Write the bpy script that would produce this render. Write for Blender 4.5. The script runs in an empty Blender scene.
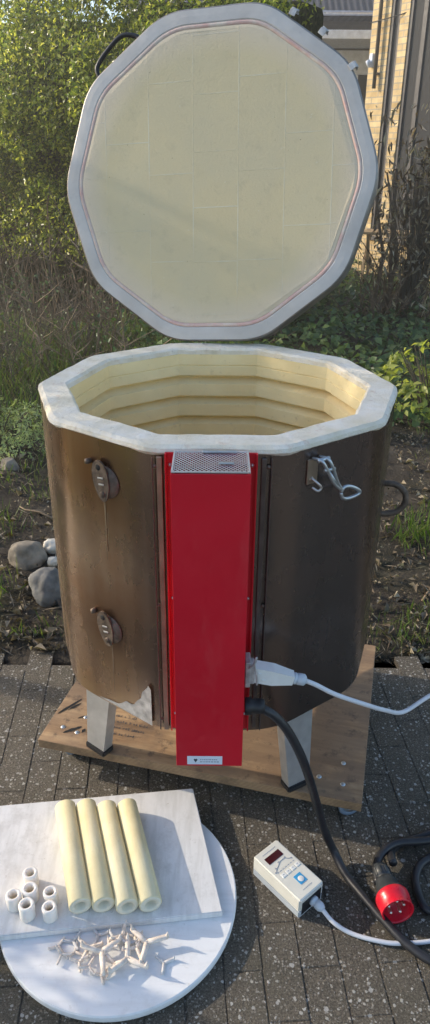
import bpy, bmesh, math, random
import numpy as np
from mathutils import Vector, Matrix, Euler, noise as mnoise

R = math.radians
rnd = random.Random(7)
rng = np.random.default_rng(11)
scene = bpy.context.scene
COL = scene.collection

# ------------------------------------------------------------------ materials
class NT:
    def __init__(self, name):
        self.m = bpy.data.materials.new(name)
        self.m.use_nodes = True
        self.t = self.m.node_tree
        self.t.nodes.clear()
        self.out = self.n('ShaderNodeOutputMaterial')
    def n(self, typ, **kw):
        nd = self.t.nodes.new(typ)
        for k, v in kw.items():
            setattr(nd, k, v)
        return nd
    def l(self, a, b):
        self.t.links.new(a, b)
    def setin(self, nd, key, v):
        if isinstance(v, bpy.types.NodeSocket):
            self.l(v, nd.inputs[key])
        else:
            if isinstance(v, tuple) and len(v) == 3:
                v = (*v, 1)
            nd.inputs[key].default_value = v
    def coord(self, which='Object', scale=(1, 1, 1)):
        tc = self.n('ShaderNodeTexCoord')
        mp = self.n('ShaderNodeMapping')
        mp.inputs['Scale'].default_value = scale
        self.l(tc.outputs[which], mp.inputs['Vector'])
        return mp.outputs['Vector']
    def noise(self, vec, scale, detail=5, rough=.55, w=0):
        nd = self.n('ShaderNodeTexNoise')
        nd.inputs['Scale'].default_value = scale
        nd.inputs['Detail'].default_value = detail
        nd.inputs['Roughness'].default_value = rough
        if vec is not None: self.l(vec, nd.inputs['Vector'])
        return nd.outputs['Fac']
    def ramp(self, fac, stops):
        nd = self.n('ShaderNodeValToRGB')
        el = nd.color_ramp.elements
        while len(el) > len(stops): el.remove(el[-1])
        while len(el) < len(stops): el.new(.5)
        for e, (p, c) in zip(el, stops):
            e.position = p
            if not isinstance(c, tuple): c = (c, c, c)
            e.color = (*c, 1)
        self.l(fac, nd.inputs['Fac'])
        return nd.outputs['Color']
    def mix(self, fac, a, b, mode='MIX'):
        nd = self.n('ShaderNodeMix', data_type='RGBA', blend_type=mode)
        for key, v in ((0, fac), (6, a), (7, b)):
            if isinstance(v, bpy.types.NodeSocket): self.l(v, nd.inputs[key])
            else:
                if isinstance(v, tuple) and len(v) == 3: v = (*v, 1)
                nd.inputs[key].default_value = v
        return nd.outputs[2]
    def math(self, op, a, b=0.0, clamp=False):
        nd = self.n('ShaderNodeMath', operation=op, use_clamp=clamp)
        for i, v in enumerate((a, b)):
            if isinstance(v, bpy.types.NodeSocket): self.l(v, nd.inputs[i])
            else: nd.inputs[i].default_value = v
        return nd.outputs[0]
    def bump(self, h, strength=.3, dist=.01):
        nd = self.n('ShaderNodeBump')
        nd.inputs['Strength'].default_value = strength
        nd.inputs['Distance'].default_value = dist
        self.l(h, nd.inputs['Height'])
        return nd.outputs['Normal']
    def bsdf(self, color, rough=.6, metal=0.0, normal=None, spec=None, coat=0, trans=None):
        b = self.n('ShaderNodeBsdfPrincipled')
        self.setin(b, 'Base Color', color)
        self.setin(b, 'Roughness', rough)
        self.setin(b, 'Metallic', metal)
        if normal is not None: self.l(normal, b.inputs['Normal'])
        if spec is not None: b.inputs['Specular IOR Level'].default_value = spec
        if coat: b.inputs['Coat Weight'].default_value = coat
        return b.outputs[0]
    def done(self, sh):
        self.l(sh, self.out.inputs['Surface'])
        return self.m

def mat_simple(name, col, rough=.6, metal=0, var=.15, scale=12, bump=0, bscale=60, spec=None):
    k = NT(name)
    v = k.coord()
    f = k.noise(v, scale)
    lo = tuple(c * (1 - var) for c in col); hi = tuple(min(1, c * (1 + var)) for c in col)
    c = k.ramp(f, [(.3, lo), (.7, hi)])
    nm = k.bump(k.noise(v, bscale), bump, .004) if bump else None
    r = k.ramp(k.noise(v, scale * 2.3), [(.3, max(0, rough - .08)), (.7, min(1, rough + .08))])
    return k.done(k.bsdf(c, r, metal, nm, spec))

def mat_leaf(name, cols, trans=.45, rough=.5):
    """cols: list of colours spread per leaf"""
    k = NT(name)
    g = k.n('ShaderNodeNewGeometry')
    n = len(cols)
    c = k.ramp(g.outputs['Random Per Island'], [(i / max(1, n - 1), cols[i]) for i in range(n)])
    v = k.coord()
    c = k.mix(1.0, c, k.ramp(k.noise(v, 2.2, 3), [(.3, .6), (.7, 1.25)]), 'MULTIPLY')
    b = k.bsdf(c, rough, 0, None, .35)
    t = k.n('ShaderNodeBsdfTranslucent')
    tc = k.mix(1.0, c, (1.5, 1.55, .75), 'MULTIPLY')
    k.l(tc, t.inputs['Color'])
    m = k.n('ShaderNodeMixShader'); m.inputs[0].default_value = trans
    k.l(b, m.inputs[1]); k.l(t.outputs[0], m.inputs[2])
    return k.done(m.outputs[0])

M = {}
# oxidised stainless jacket : heat-tarnished brushed metal with side-to-side sheen painted in
k = NT('oxidised_steel')
v1 = k.coord('Object', (1, 1, 1))
vs2 = k.coord('Object', (1, 1, .22))
sx = k.n('ShaderNodeSeparateXYZ'); k.l(v1, sx.inputs[0])
big = k.noise(k.coord('Object', (1, 1, .35)), 3.6, 3, .5)
cloud = k.noise(v1, 6.5, 5, .55)
streak = k.noise(k.coord('Object', (26, 26, .9)), 1.6, 3, .5)
c = k.ramp(big, [(.32, (.30, .20, .14)), (.45, (.46, .345, .255)), (.56, (.62, .52, .43)), (.68, (.78, .73, .66))])
c = k.mix(k.ramp(cloud, [(.44, 0.0), (.70, .7)]), c, (.40, .23, .13))
c = k.mix(k.ramp(streak, [(.48, 0.0), (.72, .16)]), c, (.74, .68, .60))
def soot(x, y, z, rad, w):
    vm = k.n('ShaderNodeVectorMath', operation='DISTANCE'); k.l(v1, vm.inputs[0]); vm.inputs[1].default_value = (x, y, z)
    d = k.math('ADD', vm.outputs['Value'], k.math('MULTIPLY', k.math('SUBTRACT', cloud, .5), .10))
    return k.math('MULTIPLY', k.math('SUBTRACT', 1.0, k.math('DIVIDE', d, rad), True), w, True)
for args in ((-.215, -.319, .84, .15, .9), (-.225, -.310, .49, .15, 1.0)):
    c = k.mix(soot(*args), c, (.17, .10, .06))
xd = k.math('SUBTRACT', 1.0, k.math('MULTIPLY', k.math('ABSOLUTE', k.math('ADD', sx.outputs['X'], .10)), 8.0), True)
c = k.mix(k.math('MULTIPLY', xd, .75), c, (.24, .20, .18))  # dark tarnish by the box, deepened to paint the falloff of the sheen
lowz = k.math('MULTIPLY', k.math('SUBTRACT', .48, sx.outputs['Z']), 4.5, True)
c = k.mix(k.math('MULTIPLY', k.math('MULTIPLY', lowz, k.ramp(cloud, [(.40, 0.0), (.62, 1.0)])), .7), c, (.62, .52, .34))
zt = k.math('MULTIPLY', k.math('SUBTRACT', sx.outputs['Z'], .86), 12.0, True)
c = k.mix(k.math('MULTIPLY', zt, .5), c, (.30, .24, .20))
dark_reflect = k.math('MULTIPLY', k.math('ADD', sx.outputs['X'], .02), 9.0, True)
left_sheen = k.math('MULTIPLY', k.math('SUBTRACT', -.29, k.math('ADD', sx.outputs['X'], k.math('MULTIPLY', k.math('SUBTRACT', cloud, .5), .14))), 9.0, True)
c = k.mix(k.math('MULTIPLY', left_sheen, .6), c, (.74, .68, .60))  # pale sheen of the left edge, painted into the base colour
c = k.mix(k.math('MULTIPLY', dark_reflect, .92), c, (.165, .155, .158))  # right side darkened in the colour to imitate reflected dark ground
spots = k.ramp(k.noise(v1, 60, 5, .7), [(.64, 0.0), (.72, .5)])
c = k.mix(spots, c, (.16, .11, .08))
c = k.mix(1.0, c, (1.02, .90, .82), 'MULTIPLY')
ro = k.ramp(k.math('ADD', k.math('MULTIPLY', streak, .3), k.math('MULTIPLY', cloud, .7)), [(.35, .20), (.65, .34)])
ro = k.math('ADD', ro, k.math('MULTIPLY', spots, .4), True)
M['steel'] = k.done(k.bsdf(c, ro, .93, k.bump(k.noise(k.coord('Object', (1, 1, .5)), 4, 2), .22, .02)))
M['lid_steel'] = mat_simple('lid_steel', (.26, .24, .22), .5, .6, .3, 14)
M['zinc'] = mat_simple('zinc_plate', (.50, .53, .55), .40, .9, .12, 40)
M['rusty'] = mat_simple('rusty_iron', (.155, .118, .092), .62, .55, .45, 55, .4, 160)
M['seam'] = mat_simple('seam_steel', (.42, .33, .25), .42, .85, .25, 20)
M['seam_dark'] = mat_simple('dark_seam_steel', (.16, .14, .13), .42, .85, .25, 20)
M['screw'] = mat_simple('screw_steel', (.6, .57, .55), .35, .9, .1, 50)
M['bare'] = mat_simple('bare_aluminium', (.50, .49, .48), .55, .5, .35, 45, .5, 90)
k = NT('red_enamel'); v = k.coord()
c = k.ramp(k.noise(v, 5, 5), [(.3, (.56, .007, .020)), (.7, (.63, .009, .025))])
dust = k.ramp(k.noise(k.coord('Object', (1, 1, .35)), 16, 8, .7), [(.52, 0.0), (.75, .06)])
c = k.mix(dust, c, (.62, .40, .36))
r_ = k.ramp(k.noise(v, 22, 7, .7), [(.35, .28), (.7, .46)])
M['red'] = k.done(k.bsdf(c, r_, 0, k.bump(k.noise(k.coord('Object', (1, 1, .5)), 5, 2), .10, .02)))
M['grille'] = mat_simple('grille_steel', (.66, .66, .67), .4, .7, .1, 40)
M['dark'] = mat_simple('dark_void', (.012, .012, .012), .8)
M['leg'] = mat_simple('leg_steel', (.56, .56, .56), .42, .7, .12, 25)
M['black'] = mat_simple('black_rubber', (.018, .018, .02), .5, 0, .2, 60)
M['cable_black'] = mat_simple('black_cable_rubber', (.020, .020, .023), .42, 0, .2, 40)
M['cable_white'] = mat_simple('white_cable_pvc', (.66, .67, .70), .42, 0, .05, 40)
M['plastic_white'] = mat_simple('white_plastic', (.76, .76, .73), .4, 0, .05, 40)
M['plastic_grey'] = mat_simple('grey_plastic', (.50, .55, .60), .45, 0, .06, 40)
M['cee_red'] = mat_simple('red_plug_plastic', (.62, .012, .03), .32, 0, .08, 40)
M['cee_grey'] = mat_simple('dark_plug_plastic', (.035, .04, .045), .45, 0, .2, 40)
M['brass'] = mat_simple('nickel_pin', (.75, .70, .62), .3, .95, .1, 40)
M['wheel'] = mat_simple('grey_wheel_rubber', (.25, .30, .36), .5, 0, .1, 40)
M['ctrl'] = mat_simple('cream_plastic', (.72, .70, .62), .42, 0, .04, 30, .1, 400)
M['ctrl_base'] = mat_simple('grey_case_plastic', (.46, .50, .53), .5, 0, .05, 30)
M['display'] = mat_simple('dark_red_display', (.06, .012, .015), .18, 0, .1, 30)
M['print'] = mat_simple('dark_print', (.05, .06, .08), .6)
M['print_grey'] = mat_simple('grey_print', (.33, .36, .42), .6)
M['blue'] = mat_simple('blue_button', (.05, .33, .62), .4, 0, .05, 30)
M['button'] = mat_simple('pale_button', (.80, .80, .76), .45, 0, .03, 30)
M['sticker'] = mat_simple('sticker_vinyl', (.72, .78, .86), .45, 0, .04, 30)

# insulating firebrick of the kiln wall
k = NT('firebrick')
v = k.coord()
f = k.noise(v, 6, 6); p = k.noise(v, 130, 3)
c = k.ramp(f, [(.3, (.84, .66, .34)), (.7, (.94, .79, .47))])
c = k.mix(k.ramp(k.noise(v, 45, 5, .7), [(.60, 0.0), (.75, .5)]), c, (.50, .36, .20))
M['brick_in'] = k.done(k.bsdf(c, .92, 0, k.bump(p, .35, .003), .1))
# whitened rim
k = NT('rim_plaster')
v = k.coord()
c = k.ramp(k.noise(v, 14, 7, .65), [(.32, (.74, .66, .50)), (.5, (.83, .76, .63)), (.68, (.89, .84, .75))])
c = k.mix(k.ramp(k.noise(v, 38, 6, .7), [(.58, 0.0), (.72, .6)]), c, (.58, .40, .29))
c = k.mix(k.ramp(k.noise(v, 90, 4, .7), [(.64, 0.0), (.75, .5)]), c, (.35, .28, .22))
M['rim'] = k.done(k.bsdf(c, .9, 0, k.bump(k.noise(v, 85, 6, .75), .9, .005), .1))
# lid lining : large bricks with faint joints, aligned with the lid
k = NT('lid_brick')
tc = k.n('ShaderNodeTexCoord')
mp = k.n('ShaderNodeMapping'); mp.inputs['Rotation'].default_value = (0, 0, R(90)); mp.inputs['Location'].default_value = (.02, .055, 0)
k.l(tc.outputs['Object'], mp.inputs['Vector'])
br = k.n('ShaderNodeTexBrick'); br.offset = .37; br.offset_frequency = 2; br.squash = .62; br.squash_frequency = 3; br.inputs['Scale'].default_value = 1
br.inputs['Brick Width'].default_value = .215; br.inputs['Row Height'].default_value = .118
br.inputs['Mortar Size'].default_value = .0016; br.inputs['Mortar Smooth'].default_value = .3
br.inputs['Color1'].default_value = (.66, .55, .34, 1); br.inputs['Color2'].default_value = (.71, .60, .38, 1)
br.inputs['Mortar'].default_value = (.72, .67, .52, 1)
k.l(mp.outputs[0], br.inputs['Vector'])
v = k.coord()
c = k.mix(k.ramp(k.noise(v, 5, 4, .6), [(.43, 0.05), (.58, .8)]), k.mix(1, (.68, .57, .355), (1, 1, 1), 'MULTIPLY'), br.outputs['Color'])
c = k.mix(k.ramp(k.noise(v, 4, 5), [(.35, .35), (.65, 0.0)]), c, (.54, .50, .38))
c = k.mix(k.ramp(k.noise(v, 75, 2), [(.74, 0.0), (.78, .7)]), c, (.22, .16, .10))
ln = k.n('ShaderNodeVectorMath', operation='LENGTH'); k.l(tc.outputs['Object'], ln.inputs[0])
rim = k.math('ADD', ln.outputs['Value'], k.math('MULTIPLY', k.math('SUBTRACT', k.noise(v, 7, 4), .5), .03))
c = k.mix(k.ramp(rim, [(.290, 0.0), (.362, .75)]), c, (.70, .60, .49))
c = k.mix(k.ramp(k.noise(v, 20, 7, .72), [(.54, 0.0), (.70, .4)]), c, (.50, .43, .29))
c = k.mix(k.ramp(k.noise(v, 48, 5, .7), [(.66, 0.0), (.72, .6)]), c, (.74, .70, .58))
M['lid_brick'] = k.done(k.bsdf(c, .92, 0, k.bump(k.math('ADD', k.noise(v, 140, 5, .75), k.math('MULTIPLY', br.outputs['Fac'], .6)), .5, .003), .1))
k = NT('red_seal')
v = k.coord()
c = k.ramp(k.noise(v, 22, 6, .65), [(.33, (.64, .40, .36)), (.5, (.66, .50, .44)), (.66, (.70, .62, .53))])
M['seal'] = k.done(k.bsdf(c, .9, 0, k.bump(k.noise(v, 90), .3, .003), .1))
k = NT('lid_band')
v = k.coord()
c = k.ramp(k.noise(v, 9, 6, .6), [(.3, (.47, .44, .41)), (.7, (.60, .57, .54))])
c = k.mix(k.ramp(k.noise(v, 30, 6, .7), [(.6, 0.0), (.78, .5)]), c, (.36, .34, .34))
M['lid_band'] = k.done(k.bsdf(c, .55, .15, k.bump(k.noise(v, 60), .2, .003)))

# plywood
k = NT('plywood')
v = k.coord('Object', (1.2, 9, 9))
g1 = k.noise(v, 4, 7, .62)
c = k.ramp(g1, [(.32, (.21, .12, .058)), (.5, (.40, .245, .125)), (.68, (.58, .385, .205))])
v1 = k.coord()
c = k.mix(k.ramp(k.noise(v1, 5, 6, .6), [(.40, 0.0), (.56, .75)]), c, (.21, .14, .09))
c = k.mix(k.ramp(k.noise(v1, 30, 6, .72), [(.54, 0.0), (.68, .75)]), c, (.09, .06, .045))
M['ply'] = k.done(k.bsdf(c, .72, 0, k.bump(g1, .25, .003)))
k = NT('plywood_edge')
v = k.coord('Object', (1, 1, 1))
w = k.n('ShaderNodeTexWave', wave_type='BANDS', bands_direction='Z'); w.inputs['Scale'].default_value = 70
w.inputs['Distortion'].default_value = 1.5; k.l(v, w.inputs['Vector'])
c = k.ramp(w.outputs['Fac'], [(.2, (.20, .115, .06)), (.8, (.40, .27, .15))])
c = k.mix(k.ramp(k.noise(v, 18, 6, .65), [(.45, 0.0), (.65, .7)]), c, (.13, .085, .05))
M['ply_edge'] = k.done(k.bsdf(c, .8))

# kiln shelves
k = NT('shelf_white')
v = k.coord()
c = k.ramp(k.noise(v, 5, 6, .6), [(.3, (.78, .78, .78)), (.7, (.86, .86, .85))])
c = k.mix(k.ramp(k.noise(v, 22, 7, .7), [(.52, 0.0), (.72, .55)]), c, (.60, .585, .56))
c = k.mix(k.ramp(k.noise(v, 60, 4, .7), [(.66, 0.0), (.74, .5)]), c, (.45, .42, .38))
c = k.mix(k.ramp(k.noise(k.coord('Object', (3, 26, 1)), 2.2, 6, .6), [(.48, 0.0), (.66, .35)]), c, (.66, .65, .63))
M['shelf'] = k.done(k.bsdf(c, .85, 0, k.bump(k.noise(v, 120), .2, .002), .2))
k = NT('shelf_grey')
v = k.coord()
c = k.ramp(k.noise(v, 7, 6, .6), [(.3, (.70, .69, .675)), (.7, (.82, .81, .795))])
c = k.mix(k.ramp(k.noise(v, 16, 7, .72), [(.5, 0.0), (.7, .6)]), c, (.50, .48, .45))
c = k.mix(k.ramp(k.noise(k.coord('Object', (24, 4, 1)), 2.0, 6, .6), [(.46, 0.0), (.64, .5)]), c, (.56, .55, .52))
c = k.mix(k.ramp(k.noise(v, 75, 4, .7), [(.65, 0.0), (.72, .55)]), c, (.40, .37, .32))
M['shelf_sq'] = k.done(k.bsdf(c, .85, 0, k.bump(k.noise(v, 100), .25, .002), .2))
k = NT('cream_ceramic'); v = k.coord()
oi = k.n('ShaderNodeObjectInfo')
c = k.ramp(k.noise(v, 16, 6, .6), [(.3, (.70, .61, .36)), (.7, (.80, .73, .48))])
c = k.mix(1, c, k.ramp(oi.outputs['Random'], [(0, (.93, .92, .88)), (1, (1.04, 1.03, 1.06))]), 'MULTIPLY')
c = k.mix(k.ramp(k.noise(v, 85, 5, .72), [(.60, 0.0), (.72, .55)]), c, (.55, .46, .30))
c = k.mix(k.ramp(k.noise(k.coord('Object', (6, 6, 1)), 5, 5), [(.55, 0.0), (.72, .4)]), c, (.82, .79, .66))
M['tube'] = k.done(k.bsdf(c, .68, 0, k.bump(k.noise(v, 210, 4, .7), .35, .002), .3))
M['tube_end'] = mat_simple('cream_ceramic_cut', (.74, .70, .56), .8, 0, .07, 30, .2, 200)
k = NT('white_ceramic'); v = k.coord()
b_ = k.n('ShaderNodeBsdfPrincipled'); k.l(k.ramp(k.noise(v, 40), [(.3, (.80, .75, .69)), (.7, (.88, .85, .80))]), b_.inputs['Base Color']); b_.inputs['Roughness'].default_value = .7
b_.inputs['Subsurface Weight'].default_value = .5; b_.inputs['Subsurface Radius'].default_value = (1, .9, .8); b_.inputs['Subsurface Scale'].default_value = .012
M['ring'] = k.done(b_.outputs[0])
M['stilt'] = mat_simple('stilt_ceramic', (.78, .68, .58), .75, 0, .18, 90, .2, 200)
M['stilt2'] = mat_simple('stilt_ceramic_grey', (.62, .60, .58), .75, 0, .18, 90, .2, 200)

# pavers: dark concrete with exposed pale pebbles
k = NT('paver_aggregate')
tc = k.n('ShaderNodeTexCoord'); v = tc.outputs['Object']
def peb(scale, keep, size, off):
    mp = k.n('ShaderNodeMapping'); mp.inputs['Location'].default_value = off; k.l(v, mp.inputs['Vector'])
    wv = k.n('ShaderNodeTexNoise'); wv.inputs['Scale'].default_value = scale * 1.6; k.l(mp.outputs[0], wv.inputs['Vector'])
    ad = k.n('ShaderNodeMix', data_type='VECTOR'); ad.inputs[0].default_value = .006
    k.l(mp.outputs[0], ad.inputs[4]); k.l(wv.outputs['Color'], ad.inputs[5])
    vo = k.n('ShaderNodeTexVoronoi'); vo.inputs['Scale'].default_value = scale; k.l(ad.outputs[1], vo.inputs['Vector'])
    sp = k.n('ShaderNodeSeparateColor'); k.l(vo.outputs['Color'], sp.inputs[0])
    on = k.math('LESS_THAN', sp.outputs[0], keep)
    sz = k.math('MULTIPLY', k.math('ADD', sp.outputs[1], .35), size)
    ms = k.math('SMOOTH_MIN', 1.0, k.math('MULTIPLY', k.math('SUBTRACT', sz, vo.outputs['Distance']), 14), True)
    ms = k.math('MAXIMUM', ms, 0)
    return k.math('MULTIPLY', on, ms), sp.outputs[2]
g = k.n('ShaderNodeNewGeometry')
base = k.ramp(k.noise(v, 7, 6, .65), [(.3, (.078, .066, .050)), (.55, (.128, .107, .079)), (.75, (.19, .158, .115))])
base = k.mix(1, base, k.ramp(g.outputs['Random Per Island'], [(0, .88), (1, 1.1)]), 'MULTIPLY')
base = k.mix(k.ramp(k.noise(v, 210, 4, .75), [(.42, 0.0), (.66, .75)]), base, (.40, .345, .27))
base = k.mix(k.ramp(k.noise(v, 330, 3, .75), [(.5, 0.0), (.62, .7)]), base, (.030, .026, .022))
base = k.mix(k.ramp(k.noise(v, 3.1, 5, .6), [(.5, 0.0), (.68, .5)]), base, (.10, .095, .062))
a, ca = peb(120, .27, .38, (0, 0, 0)); b2, cb = peb(215, .38, .44, (3.3, 1.7, .4)); d2, cd = peb(85, .05, .36, (7.3, 4.7, .8))
pc = k.ramp(ca, [(0, (.58, .53, .45)), (.5, (.80, .78, .74)), (1, (.42, .34, .25))])
c = k.mix(b2, base, k.ramp(cb, [(0, (.34, .30, .25)), (.6, (.60, .57, .52)), (1, (.20, .15, .11))]))
c = k.mix(a, c, pc); c = k.mix(d2, c, (.66, .64, .61))
h = k.math('ADD', k.math('MULTIPLY', a, .8), k.math('ADD', k.math('MULTIPLY', b2, .6), k.math('MULTIPLY', k.noise(v, 170, 5, .78), 3.2)))
nb = k.bump(h, 1.0, .007)
M['paver'] = k.done(k.bsdf(c, .55, 0, nb, .5))
M['paver_joint'] = mat_simple('paver_joint_grit', (.105, .095, .062), .9, 0, .5, 60, .8, 260)
k = NT('joint_sand')
v = k.coord()
c = k.ramp(k.noise(v, 3, 5), [(.35, (.062, .052, .040)), (.6, (.055, .056, .034))])
M['joint'] = k.done(k.bsdf(c, .95, 0, k.bump(k.noise(v, 200), .6, .004), .1))
k = NT('soil')
v = k.coord()
c = k.ramp(k.noise(v, 9, 8, .7), [(.3, (.048, .041, .033)), (.55, (.092, .078, .062)), (.75, (.16, .135, .105))])
c = k.mix(k.ramp(k.noise(v, 1.7, 4), [(.5, 0.0), (.66, .5)]), c, (.035, .05, .016))
M['soil'] = k.done(k.bsdf(c, .95, 0, k.bump(k.noise(v, 60, 6, .7), .9, .03), .1))
M['stone_grey'] = mat_simple('grey_stone', (.235, .20, .155), .85, 0, .5, 16, .9, 50)
M['stone_blue'] = mat_simple('blue_grey_stone', (.155, .15, .14), .8, 0, .5, 16, .9, 50)
M['stone_white'] = mat_simple('pale_stone', (.60, .56, .48), .8, 0, .15, 30, .3, 60)
M['bark'] = mat_simple('brown_bark', (.16, .11, .07), .85, 0, .4, 30, .5, 80)
M['twig'] = mat_simple('tan_twig', (.25, .18, .11), .8, 0, .4, 8, .3, 80)
M['twig_grey'] = mat_simple('grey_twig', (.12, .098, .07), .85, 0, .4, 8, .3, 80)
M['hedge'] = mat_leaf('hedge_leaf', [(.05, .085, .02), (.12, .18, .035), (.30, .35, .06), (.08, .12, .025), (.50, .52, .10), (.72, .68, .24)], .5, .24)
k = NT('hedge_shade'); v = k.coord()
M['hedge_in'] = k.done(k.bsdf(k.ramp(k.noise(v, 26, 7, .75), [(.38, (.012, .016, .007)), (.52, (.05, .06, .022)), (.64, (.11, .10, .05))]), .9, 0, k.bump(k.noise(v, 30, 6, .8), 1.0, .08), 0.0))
M['ivy'] = mat_leaf('ivy_leaf', [(.05, .095, .04), (.075, .13, .05), (.11, .17, .065), (.19, .25, .09)], .3, .35)
M['bright'] = mat_leaf('bright_shrub_leaf', [(.20, .27, .06), (.32, .38, .09), (.50, .52, .15), (.14, .20, .05)], .45, .4)
M['sage'] = mat_leaf('sage_leaf', [(.24, .31, .13), (.31, .38, .17), (.42, .46, .24), (.22, .27, .14)], .3, .6)
M['dead'] = mat_leaf('withered_leaf', [(.085, .058, .04), (.13, .09, .06), (.22, .165, .115), (.52, .46, .37), (.07, .05, .036)], .25, .7)
M['litter'] = mat_leaf('leaf_litter', [(.09, .07, .05), (.17, .13, .09), (.27, .22, .16), (.42, .36, .27), (.12, .09, .065)], .15, .75)
M['grass'] = mat_leaf('grass_blade', [(.06, .12, .025), (.10, .17, .04), (.15, .21, .05), (.20, .21, .08)], .4, .5)
M['straw'] = mat_leaf('dry_straw', [(.20, .16, .10), (.26, .22, .13), (.13, .12, .06), (.11, .13, .05)], .3, .7)
# house brick
def mat_brick(name, c1, c2, mo, sc=1):
    k = NT(name)
    tc = k.n('ShaderNodeTexCoord')
    sp = k.n('ShaderNodeSeparateXYZ'); k.l(tc.outputs['Object'], sp.inputs[0])
    cb = k.n('ShaderNodeCombineXYZ')
    k.l(k.math('ADD', sp.outputs['X'], sp.outputs['Y']), cb.inputs['X']); k.l(sp.outputs['Z'], cb.inputs['Y'])
    b = k.n('ShaderNodeTexBrick'); b.inputs['Scale'].default_value = 1
    b.inputs['Brick Width'].default_value = .22; b.inputs['Row Height'].default_value = .0625; b.inputs['Mortar Size'].default_value = .006
    b.inputs['Color1'].default_value = (*c1, 1); b.inputs['Color2'].default_value = (*c2, 1); b.inputs['Mortar'].default_value = (*mo, 1)
    k.l(cb.outputs[0], b.inputs['Vector'])
    v = k.coord()
    c = k.mix(1, b.outputs['Color'], k.ramp(k.noise(v, 8, 6), [(.3, .75), (.7, 1.15)]), 'MULTIPLY')
    return k.done(k.bsdf(c, .85, 0, k.bump(b.outputs['Fac'], -.5, .008), .2))
M['ybrick'] = mat_brick('yellow_brick', (.76, .60, .34), (.56, .40, .19), (.42, .37, .29))
M['gbrick'] = mat_brick('grey_brick', (.13, .11, .10), (.11, .095, .085), (.14, .13, .12))
M['frame_dark'] = mat_simple('dark_window_frame', (.075, .07, .07), .6)
M['frame_white'] = mat_simple('white_paint', (.66, .73, .84), .5)
k = NT('window_glass')
M['glass'] = k.done(k.bsdf((.07, .07, .07), .45, 0, None, 0.0))
k = NT('roof_tile')
v = k.coord()
w = k.n('ShaderNodeTexWave', wave_type='BANDS', bands_direction='X'); w.inputs['Scale'].default_value = 3.2; k.l(v, w.inputs['Vector'])
w2 = k.n('ShaderNodeTexWave', wave_type='BANDS', bands_direction='Y', wave_profile='SAW'); w2.inputs['Scale'].default_value = 2.2; k.l(v, w2.inputs['Vector'])
c = k.mix(k.math('MULTIPLY', w2.outputs['Fac'], .5), k.ramp(w.outputs['Fac'], [(.2, (.016, .016, .02)), (.8, (.045, .045, .055))]), (.04, .04, .05))
M['roof'] = k.done(k.bsdf(c, .55, 0, k.bump(w.outputs['Fac'], .8, .03)))

# ------------------------------------------------------------------ mesh helpers
def link(o, parent=None):
    COL.objects.link(o)
    if parent is not None: o.parent = parent
    return o

def empty(name, loc=(0, 0, 0), rot=(0, 0, 0)):
    o = bpy.data.objects.new(name, None)
    o.location = loc; o.rotation_euler = rot; o.empty_display_size = .05
    return link(o)

def tag(o, label=None, cat=None, group=None, kind=None):
    if label: o['label'] = label
    if cat: o['category'] = cat
    if group: o['group'] = group
    if kind: o['kind'] = kind
    return o

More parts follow.
